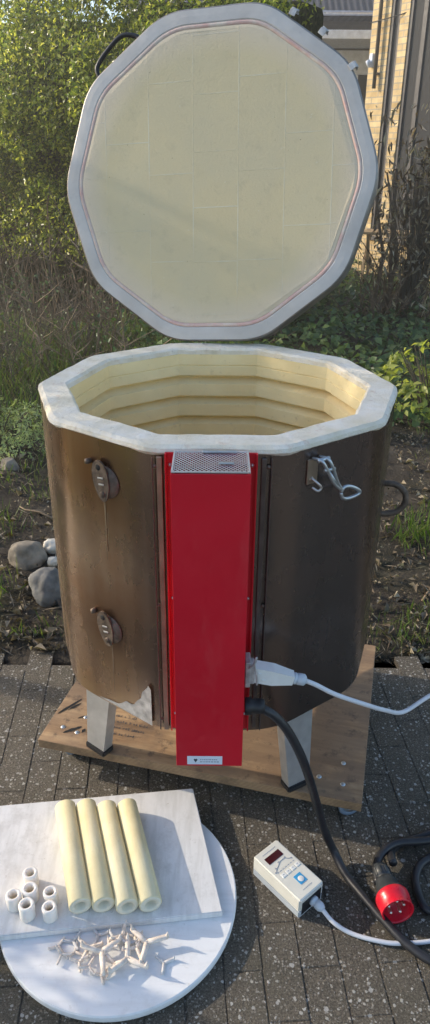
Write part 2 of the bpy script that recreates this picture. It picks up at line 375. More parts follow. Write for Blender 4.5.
class MB:
    """collects shapes into one mesh"""
    def __init__(self): self.v = []; self.f = []; self.mi = []; self.sm = []
    def add(self, vs, fs, mi=0, smooth=False):
        o = len(self.v); self.v.extend([tuple(p) for p in vs])
        for f in fs: self.f.append(tuple(i + o for i in f)); self.mi.append(mi); self.sm.append(smooth)
    def addbm(self, bm, mat4=None, mi=0, smooth=False):
        if mat4 is not None: bm.transform(mat4)
        bm.verts.index_update()
        self.add([v.co for v in bm.verts], [[v.index for v in f.verts] for f in bm.faces], mi, smooth); bm.free()
    def box(self, c, s, rot=None, bevel=0, mi=0, seg=2):
        bm = bmesh.new(); bmesh.ops.create_cube(bm, size=1)
        bm.transform(Matrix.Diagonal((*s, 1)))
        if bevel: bmesh.ops.bevel(bm, geom=bm.edges[:], offset=bevel, segments=seg, affect='EDGES', profile=.5)
        m = Matrix.Translation(c)
        if rot is not None: m = m @ (rot if isinstance(rot, Matrix) else Euler(rot).to_matrix().to_4x4())
        self.addbm(bm, m, mi)
    def tube(self, path, rad, n=8, mi=0, cap=True):
        path = [Vector(p) for p in path]
        rads = rad if isinstance(rad, (list, tuple)) else [rad] * len(path)
        vs = []; fs = []
        t = (path[1] - path[0]).normalized()
        a = Vector((0, 0, 1)) if abs(t.z) < .9 else Vector((1, 0, 0))
        u = t.cross(a).normalized()
        for i, p in enumerate(path):
            if i == 0: tt = path[1] - path[0]
            elif i == len(path) - 1: tt = path[-1] - path[-2]
            else: tt = (path[i + 1] - path[i]).normalized() + (path[i] - path[i - 1]).normalized()
            tt.normalize()
            u = (u - tt * u.dot(tt))
            if u.length < 1e-6: u = tt.orthogonal()
            u.normalize(); w = tt.cross(u)
            for j in range(n):
                an = 2 * math.pi * j / n
                vs.append(p + (u * math.cos(an) + w * math.sin(an)) * rads[i])
        for i in range(len(path) - 1):
            for j in range(n):
                fs.append((i * n + j, i * n + (j + 1) % n, (i + 1) * n + (j + 1) % n, (i + 1) * n + j))
        if cap: fs.append(tuple(range(n - 1, -1, -1))); fs.append(tuple((len(path) - 1) * n + j for j in range(n)))
        self.add(vs, fs, mi, n > 5)
    def lathe(self, prof, n=24, mat4=None, mi=0, smooth=True, closed=False):
        """prof: list of (r, z) about local z"""
        vs = []; fs = []
        for r, z in prof:
            for j in range(n):
                a = 2 * math.pi * j / n; vs.append(Vector((r * math.cos(a), r * math.sin(a), z)))
        m = len(prof)
        for i in range(m if closed else m - 1):
            i2 = (i + 1) % m
            for j in range(n):
                fs.append((i * n + j, i * n + (j + 1) % n, i2 * n + (j + 1) % n, i2 * n + j))
        if mat4 is not None: vs = [mat4 @ p for p in vs]
        self.add(vs, fs, mi, smooth)
    def prism(self, poly, z0, z1, mat4=None, mi=0):
        n = len(poly)
        vs = [Vector((x, y, z0)) for x, y in poly] + [Vector((x, y, z1)) for x, y in poly]
        fs = [tuple(range(n - 1, -1, -1)), tuple(range(n, 2 * n))] + [(i, (i + 1) % n, n + (i + 1) % n, n + i) for i in range(n)]
        if mat4 is not None: vs = [mat4 @ p for p in vs]
        self.add(vs, fs, mi)
    def build(self, name, mats, parent=None, fix=True):
        me = bpy.data.meshes.new(name)
        me.from_pydata(self.v, [], self.f)
        if not isinstance(mats, (list, tuple)): mats = [mats]
        for m in mats: me.materials.append(m)
        me.polygons.foreach_set('material_index', self.mi)
        me.polygons.foreach_set('use_smooth', self.sm)
        if fix and len(self.f) < 60000:
            bm = bmesh.new(); bm.from_mesh(me); bmesh.ops.recalc_face_normals(bm, faces=bm.faces[:]); bm.to_mesh(me); bm.free()
        me.update()
        return link(bpy.data.objects.new(name, me), parent)

def split_build(mb, name, mat, parent):
    # every separate piece becomes a part of its own
    par = list(range(len(mb.v)))
    def find(i):
        while par[i] != i: par[i] = par[par[i]]; i = par[i]
        return i
    for f in mb.f:
        r = find(f[0])
        for i in f[1:]: par[find(i)] = r
    groups = {}
    for f, mi, sm in zip(mb.f, mb.mi, mb.sm): groups.setdefault(find(f[0]), []).append((f, mi, sm))
    for fs in groups.values():
        q = MB(); ids = {}
        for f, mi, sm in fs:
            for i in f:
                if i not in ids: ids[i] = len(ids); q.v.append(mb.v[i])
            q.f.append(tuple(ids[i] for i in f)); q.mi.append(mi); q.sm.append(sm)
        q.build(name, mat, parent)

def leaf_object(name, P, N, size, mat, parent=None, aspect=.5, fold=.25, D=None):
    """many small folded leaves. P centres, N normals, size per leaf, D optional long-axis directions"""
    n = len(P)
    N = N / (np.linalg.norm(N, axis=1, keepdims=True) + 1e-9)
    if D is None: D = rng.normal(size=(n, 3))
    D = D - N * (D * N).sum(1, keepdims=True)
    D = D / (np.linalg.norm(D, axis=1, keepdims=True) + 1e-9)
    B = np.cross(N, D)
    s = np.asarray(size).reshape(-1, 1) * np.ones((n, 1))
    base = P - D * s * .5; tip = P + D * s * .5
    lift = N * s * fold * aspect
    a = P + B * s * aspect * .5 + lift - D * s * .06
    b = P - B * s * aspect * .5 + lift - D * s * .06
    V = np.stack([base, a, tip, b], 1).reshape(-1, 3)
    i0 = np.arange(n) * 4
    L = np.stack([i0, i0 + 1, i0 + 2, i0, i0 + 2, i0 + 3], 1).reshape(-1)
    me = bpy.data.meshes.new(name)
    me.vertices.add(n * 4); me.vertices.foreach_set('co', V.astype(np.float32).ravel())
    me.loops.add(n * 6); me.loops.foreach_set('vertex_index', L.astype(np.int32))
    me.polygons.add(n * 2); me.polygons.foreach_set('loop_start', (np.arange(n * 2) * 3).astype(np.int32))
    me.materials.append(mat); me.update(calc_edges=True); me.validate()
    return link(bpy.data.objects.new(name, me), parent)

def catmull(pts, n=8):
    pts = [Vector(p) for p in pts]
    P = [pts[0] * 2 - pts[1]] + pts + [pts[-1] * 2 - pts[-2]]
    out = []
    for i in range(1, len(P) - 2):
        for j in range(n):
            t = j / n; a, b, c, d = P[i - 1], P[i], P[i + 1], P[i + 2]
            out.append(.5 * ((2 * b) + (c - a) * t + (2 * a - 5 * b + 4 * c - d) * t * t + (-a + 3 * b - 3 * c + d) * t ** 3))
    out.append(pts[-1])
    return out

def fbm(x, y, z=0, s=1): return mnoise.noise(Vector((x * s, y * s, z * s)))

def copy_tree(o, parent=None):
    c = o.copy(); COL.objects.link(c)
    if parent is not None: c.parent = parent
    for ch in list(o.children): copy_tree(ch, c)
    return c

# ------------------------------------------------------------------ camera, sun, sky
H = 1.495
cam = bpy.data.cameras.new('camera'); co = link(bpy.data.objects.new('camera', cam))
cam.sensor_fit = 'VERTICAL'; cam.sensor_height = 36; cam.lens = 726.2 / 1024 * 36
cam.clip_start = .02; cam.clip_end = 3000
co.matrix_world = Matrix.Translation((0, 0, H)) @ Matrix.Rotation(R(90 - 26.51), 4, 'X') @ Matrix.Rotation(R(.49), 4, 'Z')
scene.camera = co
SUN_AZ = Vector((-.96, .28, 0)).normalized(); SUN_EL = R(23)
to_sun = Vector((SUN_AZ.x * math.cos(SUN_EL), SUN_AZ.y * math.cos(SUN_EL), math.sin(SUN_EL)))
sl = bpy.data.lights.new('sun', 'SUN'); sl.energy = 4.6; sl.angle = R(.5); sl.color = (1, .86, .66)
so = link(bpy.data.objects.new('sun', sl)); so.rotation_euler = (-to_sun).to_track_quat('-Z', 'Y').to_euler(); so.location = (-4, 3, 4)
wd = bpy.data.worlds.new('World'); scene.world = wd; wd.use_nodes = True
nt = wd.node_tree; bg = nt.nodes['Background']
sk = nt.nodes.new('ShaderNodeTexSky'); sk.sky_type = 'NISHITA'; sk.sun_disc = False
sk.sun_elevation = SUN_EL; sk.sun_rotation = math.atan2(to_sun.x, to_sun.y)
sk.air_density = 1; sk.dust_density = 1.5; sk.ozone_density = 1
nt.links.new(sk.outputs[0], bg.inputs[0]); bg.inputs[1].default_value = .30
scene.view_settings.view_transform = 'Standard'; scene.view_settings.look = 'None'; scene.view_settings.exposure = 0
scene.cycles.max_bounces = 8; scene.cycles.transparent_max_bounces = 8

# ------------------------------------------------------------------ ground
g = MB(); g.add([(-400, -400, -.03), (400, -400, -.03), (400, 400, -.03), (-400, 400, -.03)], [(0, 1, 2, 3)])
tag(g.build('ground', M['soil'], fix=False), kind='structure')
# soil bed with a lumpy surface behind the pavement
def soil_z(x, y):
    e = min(1, max(0, (y - 1.93 - .05 * fbm(x, 2, 4, 2.3) - .03 * fbm(x, y, 6, 9)) / .10))
    if e <= 0: return -.03
    e0 = min(1, max(0, (y - 1.96) / .35))
    return -.016 + .024 * e ** .5 + .006 * fbm(x, y, 5, 16) + e0 * (.014 + .022 * fbm(x, y, 3, 3.1) + .012 * fbm(x, y, 9, 11) + .05 * min(1, max(0, (y - 2.3) / 3)))
b = MB(); nx, ny = 200, 190
xs = np.linspace(-4.6, 5.2, nx); ys = 1.88 + (np.linspace(0, 1, ny) ** 2.2) * 10.5
vs = [(x, y, soil_z(x, y)) for y in ys for x in xs]
fs = [(j * nx + i, j * nx + i + 1, (j + 1) * nx + i + 1, (j + 1) * nx + i) for j in range(ny - 1) for i in range(nx - 1)]
b.add(vs, fs, 0, True); tag(b.build('soil_bed', M['soil'], fix=False), kind='structure')
# pavement: joint sheet and individual bevelled pavers in one sheet
b = MB(); b.add([(-4, -2.2, -.0018), (4, -2.2, -.0018), (4, 1.88, -.0018), (-4, 1.88, -.0018)], [(0, 1, 2, 3)])
tag(b.build('pavement_bedding', M['paver'], fix=False), kind='structure')
b = MB(); PA = R(4)
PW, PL, JT = .080, .199, .0018
ca, sa = math.cos(PA), math.sin(PA)
def edge_y(x): return 1.965 + .012 * fbm(x, 0, 5, 6)
for i in range(-31, 34):
    for j in range(-14, 14):
        cx = i * PW; cy = j * PL + (i % 2) * PL / 2
        X = cx * ca - cy * sa; Y = cx * sa + cy * ca + .7
        if Y > 1.9 or Y < -1.2 or abs(X) > 2.4: continue
        z = rnd.gauss(0, .0002); tx, ty = rnd.gauss(0, .004), rnd.gauss(0, .0012); w, l = (PW - JT) / 2, (PL - JT) / 2
        rz = PA + rnd.gauss(0, .008); c2, s2 = math.cos(rz), math.sin(rz); be = .0016
        P = []
        for (dx, dy, dz) in [(-w, -l, -.02), (w, -l, -.02), (w, l, -.02), (-w, l, -.02), (-w, -l, -be), (w, -l, -be), (w, l, -be), (-w, l, -be), (-w + be, -l + be, 0), (w - be, -l + be, 0), (w - be, l - be, 0), (-w + be, l - be, 0)]:
            P.append((X + dx * c2 - dy * s2, Y + dx * s2 + dy * c2, z + dz + dx * tx + dy * ty))
        F = [(8, 9, 10, 11)]
        for q in range(4):
            F += [(q, (q + 1) % 4, 4 + (q + 1) % 4, 4 + q), (4 + q, 4 + (q + 1) % 4, 8 + (q + 1) % 4, 8 + q)]
        b.add(P, F)
tag(b.build('pavement', M['paver'], fix=False), kind='structure')

# ------------------------------------------------------------------ the kiln
KX, KY, KZ = .004, 1.579, .095
kiln = empty('kiln', (KX, KY, KZ))
tag(kiln, 'large ten-sided steel pottery kiln with raised lid and red control box on a dolly', 'kiln')
ZT, ZB = .933, .278       # rim top, jacket bottom above the dolly board
RO, RI = .404, .336
def deca(r, rot=0, corner=0, seg=4):
    """decagon points; corner = rounding distance"""
    pts = []
    for i in range(10):
        a = R(36 * i) + rot
        if not corner: pts.append((r * math.cos(a), r * math.sin(a))); continue
        p = Vector((math.cos(a), math.sin(a))) * r
        p0 = Vector((math.cos(a - R(36)), math.sin(a - R(36)))) * r; p1 = Vector((math.cos(a + R(36)), math.sin(a + R(36)))) * r
        A = p + (p0 - p).normalized() * corner; B = p + (p1 - p).normalized() * corner
        for s in range(seg + 1):
            t = s / seg; q = A * (1 - t) ** 2 + p * 2 * t * (1 - t) + B * t * t
            pts.append((q.x, q.y))
    return pts
def loft(mb, rings, mi=0, smooth=False, closed=False):
    n = len(rings[0]); o = []
    for r in rings: o += r
    fs = []
    m = len(rings)
    for i in range(m if closed else m - 1):
        i2 = (i + 1) % m
        for j in range(n): fs.append((i * n + j, i * n + (j + 1) % n, i2 * n + (j + 1) % n, i2 * n + j))
    mb.add(o, fs, mi, smooth)
def ringz(r, z, corner=0): return [(x, y, z) for x, y in deca(r, 0, corner, 8)]
# jacket
j = MB()
loft(j, [ringz(RO - .004, ZT - .016, .058), ringz(RO, ZT - .014, .06)]); loft(j, [ringz(RO, ZT - .014, .06), ringz(RO, ZB, .06)], 0, True); loft(j, [ringz(RO, ZB, .06), ringz(RO - .006, ZB - .003, .06), ringz(RO - .05, ZB - .003, .05)])
o = deca(RO - .05, 0, .05, 8); j.add([(x, y, ZB - .003) for x, y in o], [tuple(range(len(o)))])
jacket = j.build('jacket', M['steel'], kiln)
# brick wall : rim with worn edges and grooved inside
def ringw(r, z, amp, corner=.0, sub=6, seed=0):
    base = deca(r, 0, .022 if r > .38 else .006, 3); pts = []
    for i in range(len(base)):
        a = Vector(base[i]); c = Vector(base[(i + 1) % len(base)])
        nsub = sub if (c - a).length > .05 else 1
        for s in range(nsub):
            p = a.lerp(c, s / nsub)
            d = amp * fbm(p.x, p.y, seed, 38)
            q = p * (1 + d / r); pts.append((q.x, q.y, z + amp * .7 * fbm(p.x, p.y, seed + 7, 30)))
    return pts
SUB = 22
w = MB()
loft(w, [ringw(RO - .006, ZT - .02, .0, 0, SUB), ringw(RO + .001, ZT - .012, .0018, 0, SUB, 1), ringw(RO - .001, ZT - .005, .0018, 0, SUB, 1), ringw(RO - .009, ZT, .0014, 0, SUB, 2), ringw(RI + .006, ZT, .002, 0, SUB, 3), ringw(RI, ZT - .005, .003, 0, SUB, 4), ringw(RI, ZT - .016, .001, 0, SUB, 4)], 0, False)
w.build('rim', M['rim'], kiln)
w = MB(); prof = [(RI, ZT - .016)]
z = ZT - .016; RB = RI
first = [.022, .045, .050, .050, .05, .05, .05, .05, .05]
prof.append((RB - .001, ZT - .044)); prof.append((RB + .0015, ZT - .046)); prof.append((RB - .001, ZT - .048))
z = ZT - .072
while z > ZT - .6:
    prof += [(RB - .001, z), (RB + .004, z - .003), (RB + .024, z - .004), (RB + .026, z - .012), (RB + .006, z - .022), (RB - .002, z - .024)]
    z -= .056
prof += [(RB, ZB + .03)]
loft(w, [[(x, y, zz) for x, y in deca(r)] for r, zz in prof], 0, False)
o = deca(RB); w.add([(x, y, ZB + .03) for x, y in o], [tuple(range(10))])
# brick joints on the corners of the ring: fine dark slots
w.build('brick_lining', M['brick_in'], kiln)

# frames of the facets: returns matrix with x along the facet, y outward, z up
def facet(az, ap=RO * math.cos(R(18)), xoff=0, z=0, out=0):
    n = Vector((math.cos(R(az)), math.sin(R(az)), 0)); t = Vector((-n.y, n.x, 0))
    m = Matrix(((t.x, n.x, 0, 0), (t.y, n.y, 0, 0), (0, 0, 1, 0), (0, 0, 0, 1)))
    p = n * (ap + out) + t * xoff; p.z = z
    return Matrix.Translation(p) @ m
def xf(mb, m):
    mb.v = [tuple(m @ Vector(p)) for p in mb.v]; return mb
# red control box on the front facet (front = -y). local front plane
AP = RO * math.cos(R(18)); FY = -AP
bx0, bx1, bz0, bz1, bd = -.078, .055, .277, .925, .102
c = MB()
yf = FY - bd; T = .002
# shell: front, sides, bottom, back; top left open under the grille
def plate(mb, x0, x1, y0, y1, z0, z1, mi=0, bevel=0): mb.box(((x0 + x1) / 2, (y0 + y1) / 2, (z0 + z1) / 2), (x1 - x0, y1 - y0, z1 - z0), None, bevel, mi)
plate(c, bx0, bx1, yf, yf + T, bz0, bz1 - .001, 0, .0008)
plate(c, bx0, bx0 + T, yf + T, FY - .006, bz0, bz1 - .001)
plate(c, bx1 - T, bx1, yf + T, FY - .006, bz0, bz1 - .001)
plate(c, bx0 + T, bx1 - T, yf + T, FY - .006, bz0, bz0 + T)
# flange plate behind with raised folded edges
plate(c, -.091, .068, FY - .006, FY - .003, .288, .923)
plate(c, -.0935, -.091, FY - .014, FY - .003, .288, .923); plate(c, .068, .0705, FY - .014, FY - .003, .288, .923)
box = c.build('control_box', M['red'], kiln)
s = MB()
for x, zz in [(-.0845, .90), (-.0845, .62), (-.0845, .33), (.0615, .90), (.0615, .62), (.0615, .33)]:
    s.lathe([(0, .0035), (.002, .003), (.0036, .001), (.0038, 0)], 10, Matrix.Translation((x, FY - .006, zz)) @ Matrix.Rotation(R(90), 4, 'X'))
for zz in (.885, .86):
    s.lathe([(0, .003), (.002, .0025), (.003, 0)], 8, Matrix.Translation((bx0, yf + .05, zz)) @ Matrix.Rotation(R(-90), 4, 'Y'))
    s.lathe([(0, .003), (.002, .0025), (.003, 0)], 8, Matrix.Translation((bx1, yf + .05, zz)) @ Matrix.Rotation(R(90), 4, 'Y'))
split_build(s, 'screw', M['screw'], box)
# expanded-metal grille on top
gr = MB(); gz = bz1 + .0015
gx0, gx1, gy0, gy1 = bx0 + .001, bx1 - .001, yf + .001, FY - .008
for (x0, x1, y0, y1) in [(gx0, gx1, gy0, gy0 + .003), (gx0, gx1, gy1 - .004, gy1), (gx0, gx0 + .003, gy0 + .003, gy1 - .004), (gx1 - .003, gx1, gy0 + .003, gy1 - .004)]:
    plate(gr, x0, x1, y0, y1, gz - .001, gz + .0012)
nxg, nyg = 17, 9
sxg = (gx1 - gx0 - .006) / nxg; syg = (gy1 - gy0 - .007) / nyg
for i in range(nxg):
    for q in range(nyg):
        xa = gx0 + .003 + i * sxg; ya = gy0 + .003 + q * syg
        # one diamond: four thin bars, all within the cell
        mid = [(xa + sxg / 2, ya), (xa + sxg, ya + syg / 2), (xa + sxg / 2, ya + syg), (xa, ya + syg / 2)]
        for e in range(4):
            a = Vector((*mid[e], 0)); d = Vector((*mid[(e + 1) % 4], 0)); u = (d - a); L = u.length; u.normalize(); nn = Vector((-u.y, u.x, 0)) * .00095
            P = [a - nn, d - nn, d + nn, a + nn]
            zz = gz + (.0002 if e % 2 else 0)
            gr.add([(p.x, p.y, zz) for p in P] , [(0, 1, 2, 3)])
gr.build('vent_grille', M['grille'], box, fix=False)
d = MB(); plate(d, bx0 + .004, bx1 - .004, yf + .004, FY - .008, bz1 - .06, bz1 - .055)
d.build('inner_shade_plate', M['dark'], box)  # near-black plate standing in for the shade inside the open box
d = MB(); d.box(((bx0 + bx1) / 2 + .026, yf + .035, gz + .0028), (.026, .006, .003), None, .001); d.box(((bx0 + bx1) / 2 - .005 + .02, FY - .016, gz + .003), (.06, .008, .004), None, .001)
split_build(d, 'grille_clip', M['zinc'], box)
st = MB(); plate(st, -.056, .015, yf - .0012, yf - .0002, .282, .304, 0, .0004)
stick = st.build('sticker', M['sticker'], box)
pr = MB()
hx, hz = -.039, .293
pr.add([(hx - .004, yf - .0016, hz + .002), (hx, yf - .0016, hz - .005), (hx + .004, yf - .0016, hz + .002), (hx + .002, yf - .0016, hz + .005), (hx, yf - .0016, hz + .0035), (hx - .002, yf - .0016, hz + .005)], [(0, 1, 2, 3, 4, 5)])
stp = pr.build('emblem', M['print'], box)
pr = MB()
xx = -.022
for row, zz, x1 in ((0, .2955, .003), (1, .2895, .007)):
    xx = -.030
    while xx < x1:
        wd_ = rnd.uniform(.0015, .005); plate(pr, xx, xx + wd_, yf - .0016, yf - .0013, zz - .0012, zz + .0012); xx += wd_ + .0012
pr.build('fine_print', M['print_grey'], box, fix=False)
# seams and strips each side of the red flange
for x0, x1, mname, zz in ((-.109, -.099, 'seam', (.281, .914)), (.078, .087, 'seam_dark', (.29, .912)), (-.118, -.1155, 'seam_dark', (.281, .912)), (.095, .0975, 'seam_dark', (.281, .912))):
    e = MB(); plate(e, x0, x1, FY - .0045, FY - .0005, zz[0], zz[1], 0, .001); e.build('seam_strip', M[mname], kiln)
e = MB()
for x, zz in [(-.1125, .895), (-.1125, .60), (-.1125, .31), (.091, .895), (.091, .6), (.091, .33)]:
    e.lathe([(0, .004), (.003, .003), (.0042, 0)], 10, Matrix.Translation((x, FY - .001, zz)) @ Matrix.Rotation(R(90), 4, 'X'))
split_build(e, 'jacket_screw', M['rusty'], kiln)
# bare patch where the tarnish has flaked off
poly = []
for a in range(40):
    t = a / 40
    base = [(.112, ZB + .004), (.112, ZB + .115), (.098, ZB + .105), (.080, ZB + .062), (.050, ZB + .030), (.01, ZB + .016), (-.05, ZB + .004)]
    kk = t * len(base); i = int(kk); f = kk - i
    p = Vector(base[i]).lerp(Vector(base[(i + 1) % len(base)]), f)
    if i not in (0, 6): p += Vector((fbm(t * 9, 1, 0, 1), fbm(t * 9, 4, 0, 1))) * .014
    poly.append((p.x, p.y))
pm = MB(); m = facet(234, out=.0012)
pm.add([m @ Vector((x, 0, zz)) for x, zz in poly], [tuple(range(len(poly)))])
pm.build('bare_metal_patch', M['bare'], kiln, fix=False)
# peephole covers on the left front facet
def peephole(x, zz, rot):
    m = facet(234, xoff=x, z=zz, out=.0005) @ Matrix.Rotation(R(rot), 4, 'Y')
    q = MB()
    pl = []
    for a in range(28):
        t = 2 * math.pi * a / 28
        pl.append((.0205 * math.cos(t) * (1 + .16 * -math.sin(t)), .042 * math.sin(t)))
    q.prism(pl, 0, .0035, m @ Matrix.Translation((0, .0065, 0)) @ Matrix.Rotation(R(-90), 4, 'X'))
    q.v = q.v[:]
    o = q.build('peephole_cover', M['rusty'], kiln)
    def knob(mb, x, z, r_, y0, y1): mb.lathe([(0, y1), (r_ * .85, y1), (r_, y1 - .001), (r_, y0)], 12, m @ Matrix.Translation((x, 0, z)) @ Matrix.Rotation(R(-90), 4, 'X'))
    q = MB(); knob(q, 0, -.026, .0062, .004, .013); q.build('pivot_bolt', M['rusty'], o)
    q = MB(); knob(q, -.001, .028, .0065, .004, .0108); q.build('eye_rivet', M['dark'], o)
    for hz_ in (-.006, .007):
        q = MB(); q.box(m @ Vector((.001, .0106, hz_)), (.014, .0014, .0035), m.to_3x3().to_4x4(), .0005); q.build('stamped_bar', M['leg'], o)
    q = MB()
    q.lathe([(.033, 0), (.033, .002), (.026, .0035), (.024, .0062), (0, .0062)], 28, m @ Matrix.Translation((.005, 0, -.004)) @ Matrix.Rotation(R(-90), 4, 'X'))
    q.build('peephole_collar', M['rusty'], o)
    q = MB(); q.tube([m @ Vector((-.029, 0, .036)), m @ Vector((-.030, .007, .0365)), m @ Vector((-.031, .011, .037))], [.006, .006, .005], 8)
    q.build('stop_pin', M['rusty'], o)
peephole(.014, .936 - KZ - .003, -8); peephole(-.002, .587 - KZ, -10)
dr = MB(); m = facet(234, out=.001)
for (xa, za, xb, zb, wd_) in [(.012, .79, .009, .66, .0022), (.018, .77, .016, .70, .0012), (.006, .45, .004, .32, .0015)]:
    dr.add([m @ Vector((xa - wd_, 0, za)), m @ Vector((xa + wd_, 0, za)), m @ Vector((xb + wd_ * .4, 0, zb)), m @ Vector((xb - wd_ * .4, 0, zb))], [(0, 1, 2, 3)])
split_build(dr, 'drip_mark', M['seam'], kiln)
# lid catch on right front facet
m = facet(306, xoff=-.065, z=.873, out=.0)
q = MB(); q.box(m @ Vector((0, .0015, 0)), (.026, .003, .05), m.to_3x3().to_4x4(), .001)
q.lathe([(0, .006), (.004, .005), (.006, .003)], 10, m @ Matrix.Translation((-.002, 0, -.016)) @ Matrix.Rotation(R(-90), 4, 'X'))
lt = q.build('latch', M['seam'], kiln)
q = MB()
for sx_ in (0, .016):
    q.tube(catmull([m @ Vector(p) for p in [(-.002 + sx_, .003, .026), (.002 + sx_, .022, .026), (.012 + sx_ * .9, .028, .008), (.030 + sx_ * .6, .030, -.022), (.052 + sx_ * .1, .030, -.042)]], 5), .0032, 8)
q.tube([m @ Vector((-.004, .018, .026)), m @ Vector((.024, .018, .026))], .004, 8)
q.tube([m @ Vector((.006, .027, .008)), m @ Vector((.032, .027, .006))], .0035, 8)
q.tube([m @ Vector((.016, .028, .004)), m @ Vector((.045, .030, -.036))], .003, 8)
q.build('catch_lever', M['zinc'], lt)
q = MB(); lp = [(.050, .030, -.046), (.058, .031, -.036), (.076, .032, -.040), (.098, .033, -.054), (.094, .032, -.061), (.070, .031, -.063), (.055, .031, -.058), (.050, .030, -.046)]
q.tube(catmull([m @ Vector(p) for p in lp], 4), .0036, 8)
q.build('pull_loop', M['zinc'], lt)
q = MB(); q.tube(catmull([m @ Vector(p) for p in [(-.004, .004, -.012), (.002, .016, -.02), (.010, .018, -.03), (.004, .016, -.036), (-.004, .008, -.03)]], 4), .0025, 8)
q.build('catch_hook', M['screw'], lt)
# carrying handle on the right
q = MB(); a0 = Vector((RO * .965, .02, .68)); hp = [(.388, .01, .700), (.398, .008, .690), (.425, .0, .690), (.448, -.004, .672), (.452, -.006, .645), (.438, -.004, .622), (.412, .0, .612), (.388, .004, .612)]
q.tube(catmull(hp, 5), .0075, 10); q.box((.391, .008, .70), (.012, .03, .03), None, .002); q.box((.391, .006, .612), (.012, .03, .03), None, .002)
q.build('carrying_handle', M['rusty'], kiln)
# legs: folded channels that splay a little, with rubber shoes
for az, fz in ((209, 232), (306, 300), (27, 52), (127, 126)):
    q = MB(); d_ = Vector((math.cos(R(fz)), math.sin(R(fz)), 0)); pc_ = Vector((math.cos(R(az)), math.sin(R(az)), 0)); t_ = Vector((-d_.y, d_.x, 0))
    wt, wb = .046, .030; r0, r1 = .325, .352
    def leg_loop(r, wv, zz, th):
        o_ = pc_ * r + Vector((0, 0, zz))
        return [o_ - t_ * wv, o_ + t_ * wv, o_ - d_ * .03 + t_ * wv, o_ - d_ * .03 + t_ * (wv - .003), o_ - d_ * .003 + t_ * (wv - .003), o_ - d_ * .003 - t_ * (wv - .003), o_ - d_ * .03 - t_ * (wv - .003), o_ - d_ * .03 - t_ * wv]
    A_, B_ = leg_loop(r0, wt, ZB - .004, 0), leg_loop(r1, wb, .016, 0)
    q.add(A_ + B_, [tuple(range(8)), tuple(range(15, 7, -1))] + [(i, (i + 1) % 8, 8 + (i + 1) % 8, 8 + i) for i in range(8)])
    lg = q.build('leg', M['leg'], kiln)
    q = MB(); mm = Matrix(((t_.x, d_.x, 0, pc_.x * r1 - d_.x * .014), (t_.y, d_.y, 0, pc_.y * r1 - d_.y * .014), (0, 0, 1, .009), (0, 0, 0, 1)))
    bm = bmesh.new(); bmesh.ops.create_cube(bm, size=1); bm.transform(Matrix.Diagonal((.066, .038, .017, 1))); bmesh.ops.bevel(bm, geom=bm.edges[:], offset=.003, segments=2, affect='EDGES')
    q.addbm(bm, mm); q.build('rubber_shoe', M['black'], lg)

# lid, raised on its rear hinge
Lc = Vector((-.010, 2.039, H - .070)) - Vector((KX, KY, KZ))
tilt, spin, yaw = R(13.5), R(3.7), R(-13.9)
u = Vector((math.cos(yaw), math.sin(yaw), 0)); n_ = Vector((-math.sin(yaw), math.cos(yaw), 0)); vv = n_ * math.sin(tilt) + Vector((0, 0, 1)) * math.cos(tilt)
ux = u * math.cos(spin) + vv * math.sin(spin); uy = -u * math.sin(spin) + vv * math.cos(spin); uz = ux.cross(uy)   # uz points to the viewer
lm = Matrix((( ux.x, uy.x, uz.x, Lc.x), (ux.y, uy.y, uz.y, Lc.y), (ux.z, uy.z, uz.z, Lc.z), (0, 0, 0, 1)))
LR = .418
def lring(r, z, corner=.055): return [(x * (1 + .012 * fbm(x, y, 3, 4)), y * (1 + .012 * fbm(x, y, 3, 4)), z + .0025 * fbm(x, y, 8, 9)) for x, y in deca(r, 0, corner * r / LR, 6)]
q = MB()
loft(q, [lring(LR - .004, -.085), lring(LR, -.083), lring(LR, -.006), lring(LR - .002, -.003), lring(LR - .0045, -.0015)], 1, False)
loft(q, [lring(LR - .0045, -.0015), lring(LR - .020, -.0006), lring(LR - .036, -.0004), lring(LR - .0385, -.002)], 0, False)
o = lring(LR - .004, -.085); q.add(o, [tuple(range(len(o)))])
lid = q.build('lid', [M['lid_band'], M['lid_steel']], kiln); lid.matrix_local = lm
q = MB(); loft(q, [lring(LR - .0388, -.005), lring(LR - .0390, -.0012), lring(LR - .0420, -.0004), lring(LR - .0485, -.0006), lring(LR - .0487, -.005)], 0, True)
q.build('red_seal', M['seal'], lid)
q = MB(); loft(q, [lring(LR - .0490, -.006), lring(LR - .0492, -.0010), lring(LR - .056, .0)], 0, False)
o = lring(LR - .056, .0); q.add(o, [tuple(range(len(o)))])
q.build('lid_lining', M['lid_brick'], lid)
# lid handle: black hoop on the upper left edge
a = R(126 + 4); e_ = Vector((math.cos(a), math.sin(a), 0)); t_ = Vector((-e_.y, e_.x, 0)); ap = LR * math.cos(R(18))
q = MB(); hp = [e_ * (ap - .001) + t_ * .068, e_ * (ap + .014) + t_ * .068, e_ * (ap + .038) + t_ * .056, e_ * (ap + .047) + t_ * .012, e_ * (ap + .045) - t_ * .04, e_ * (ap + .016) - t_ * .068, e_ * (ap - .001) - t_ * .066]
q.tube([p + Vector((0, 0, -.035)) for p in catmull(hp, 6)], .006, 8)
q.build('lid_handle', M['black'], lid)
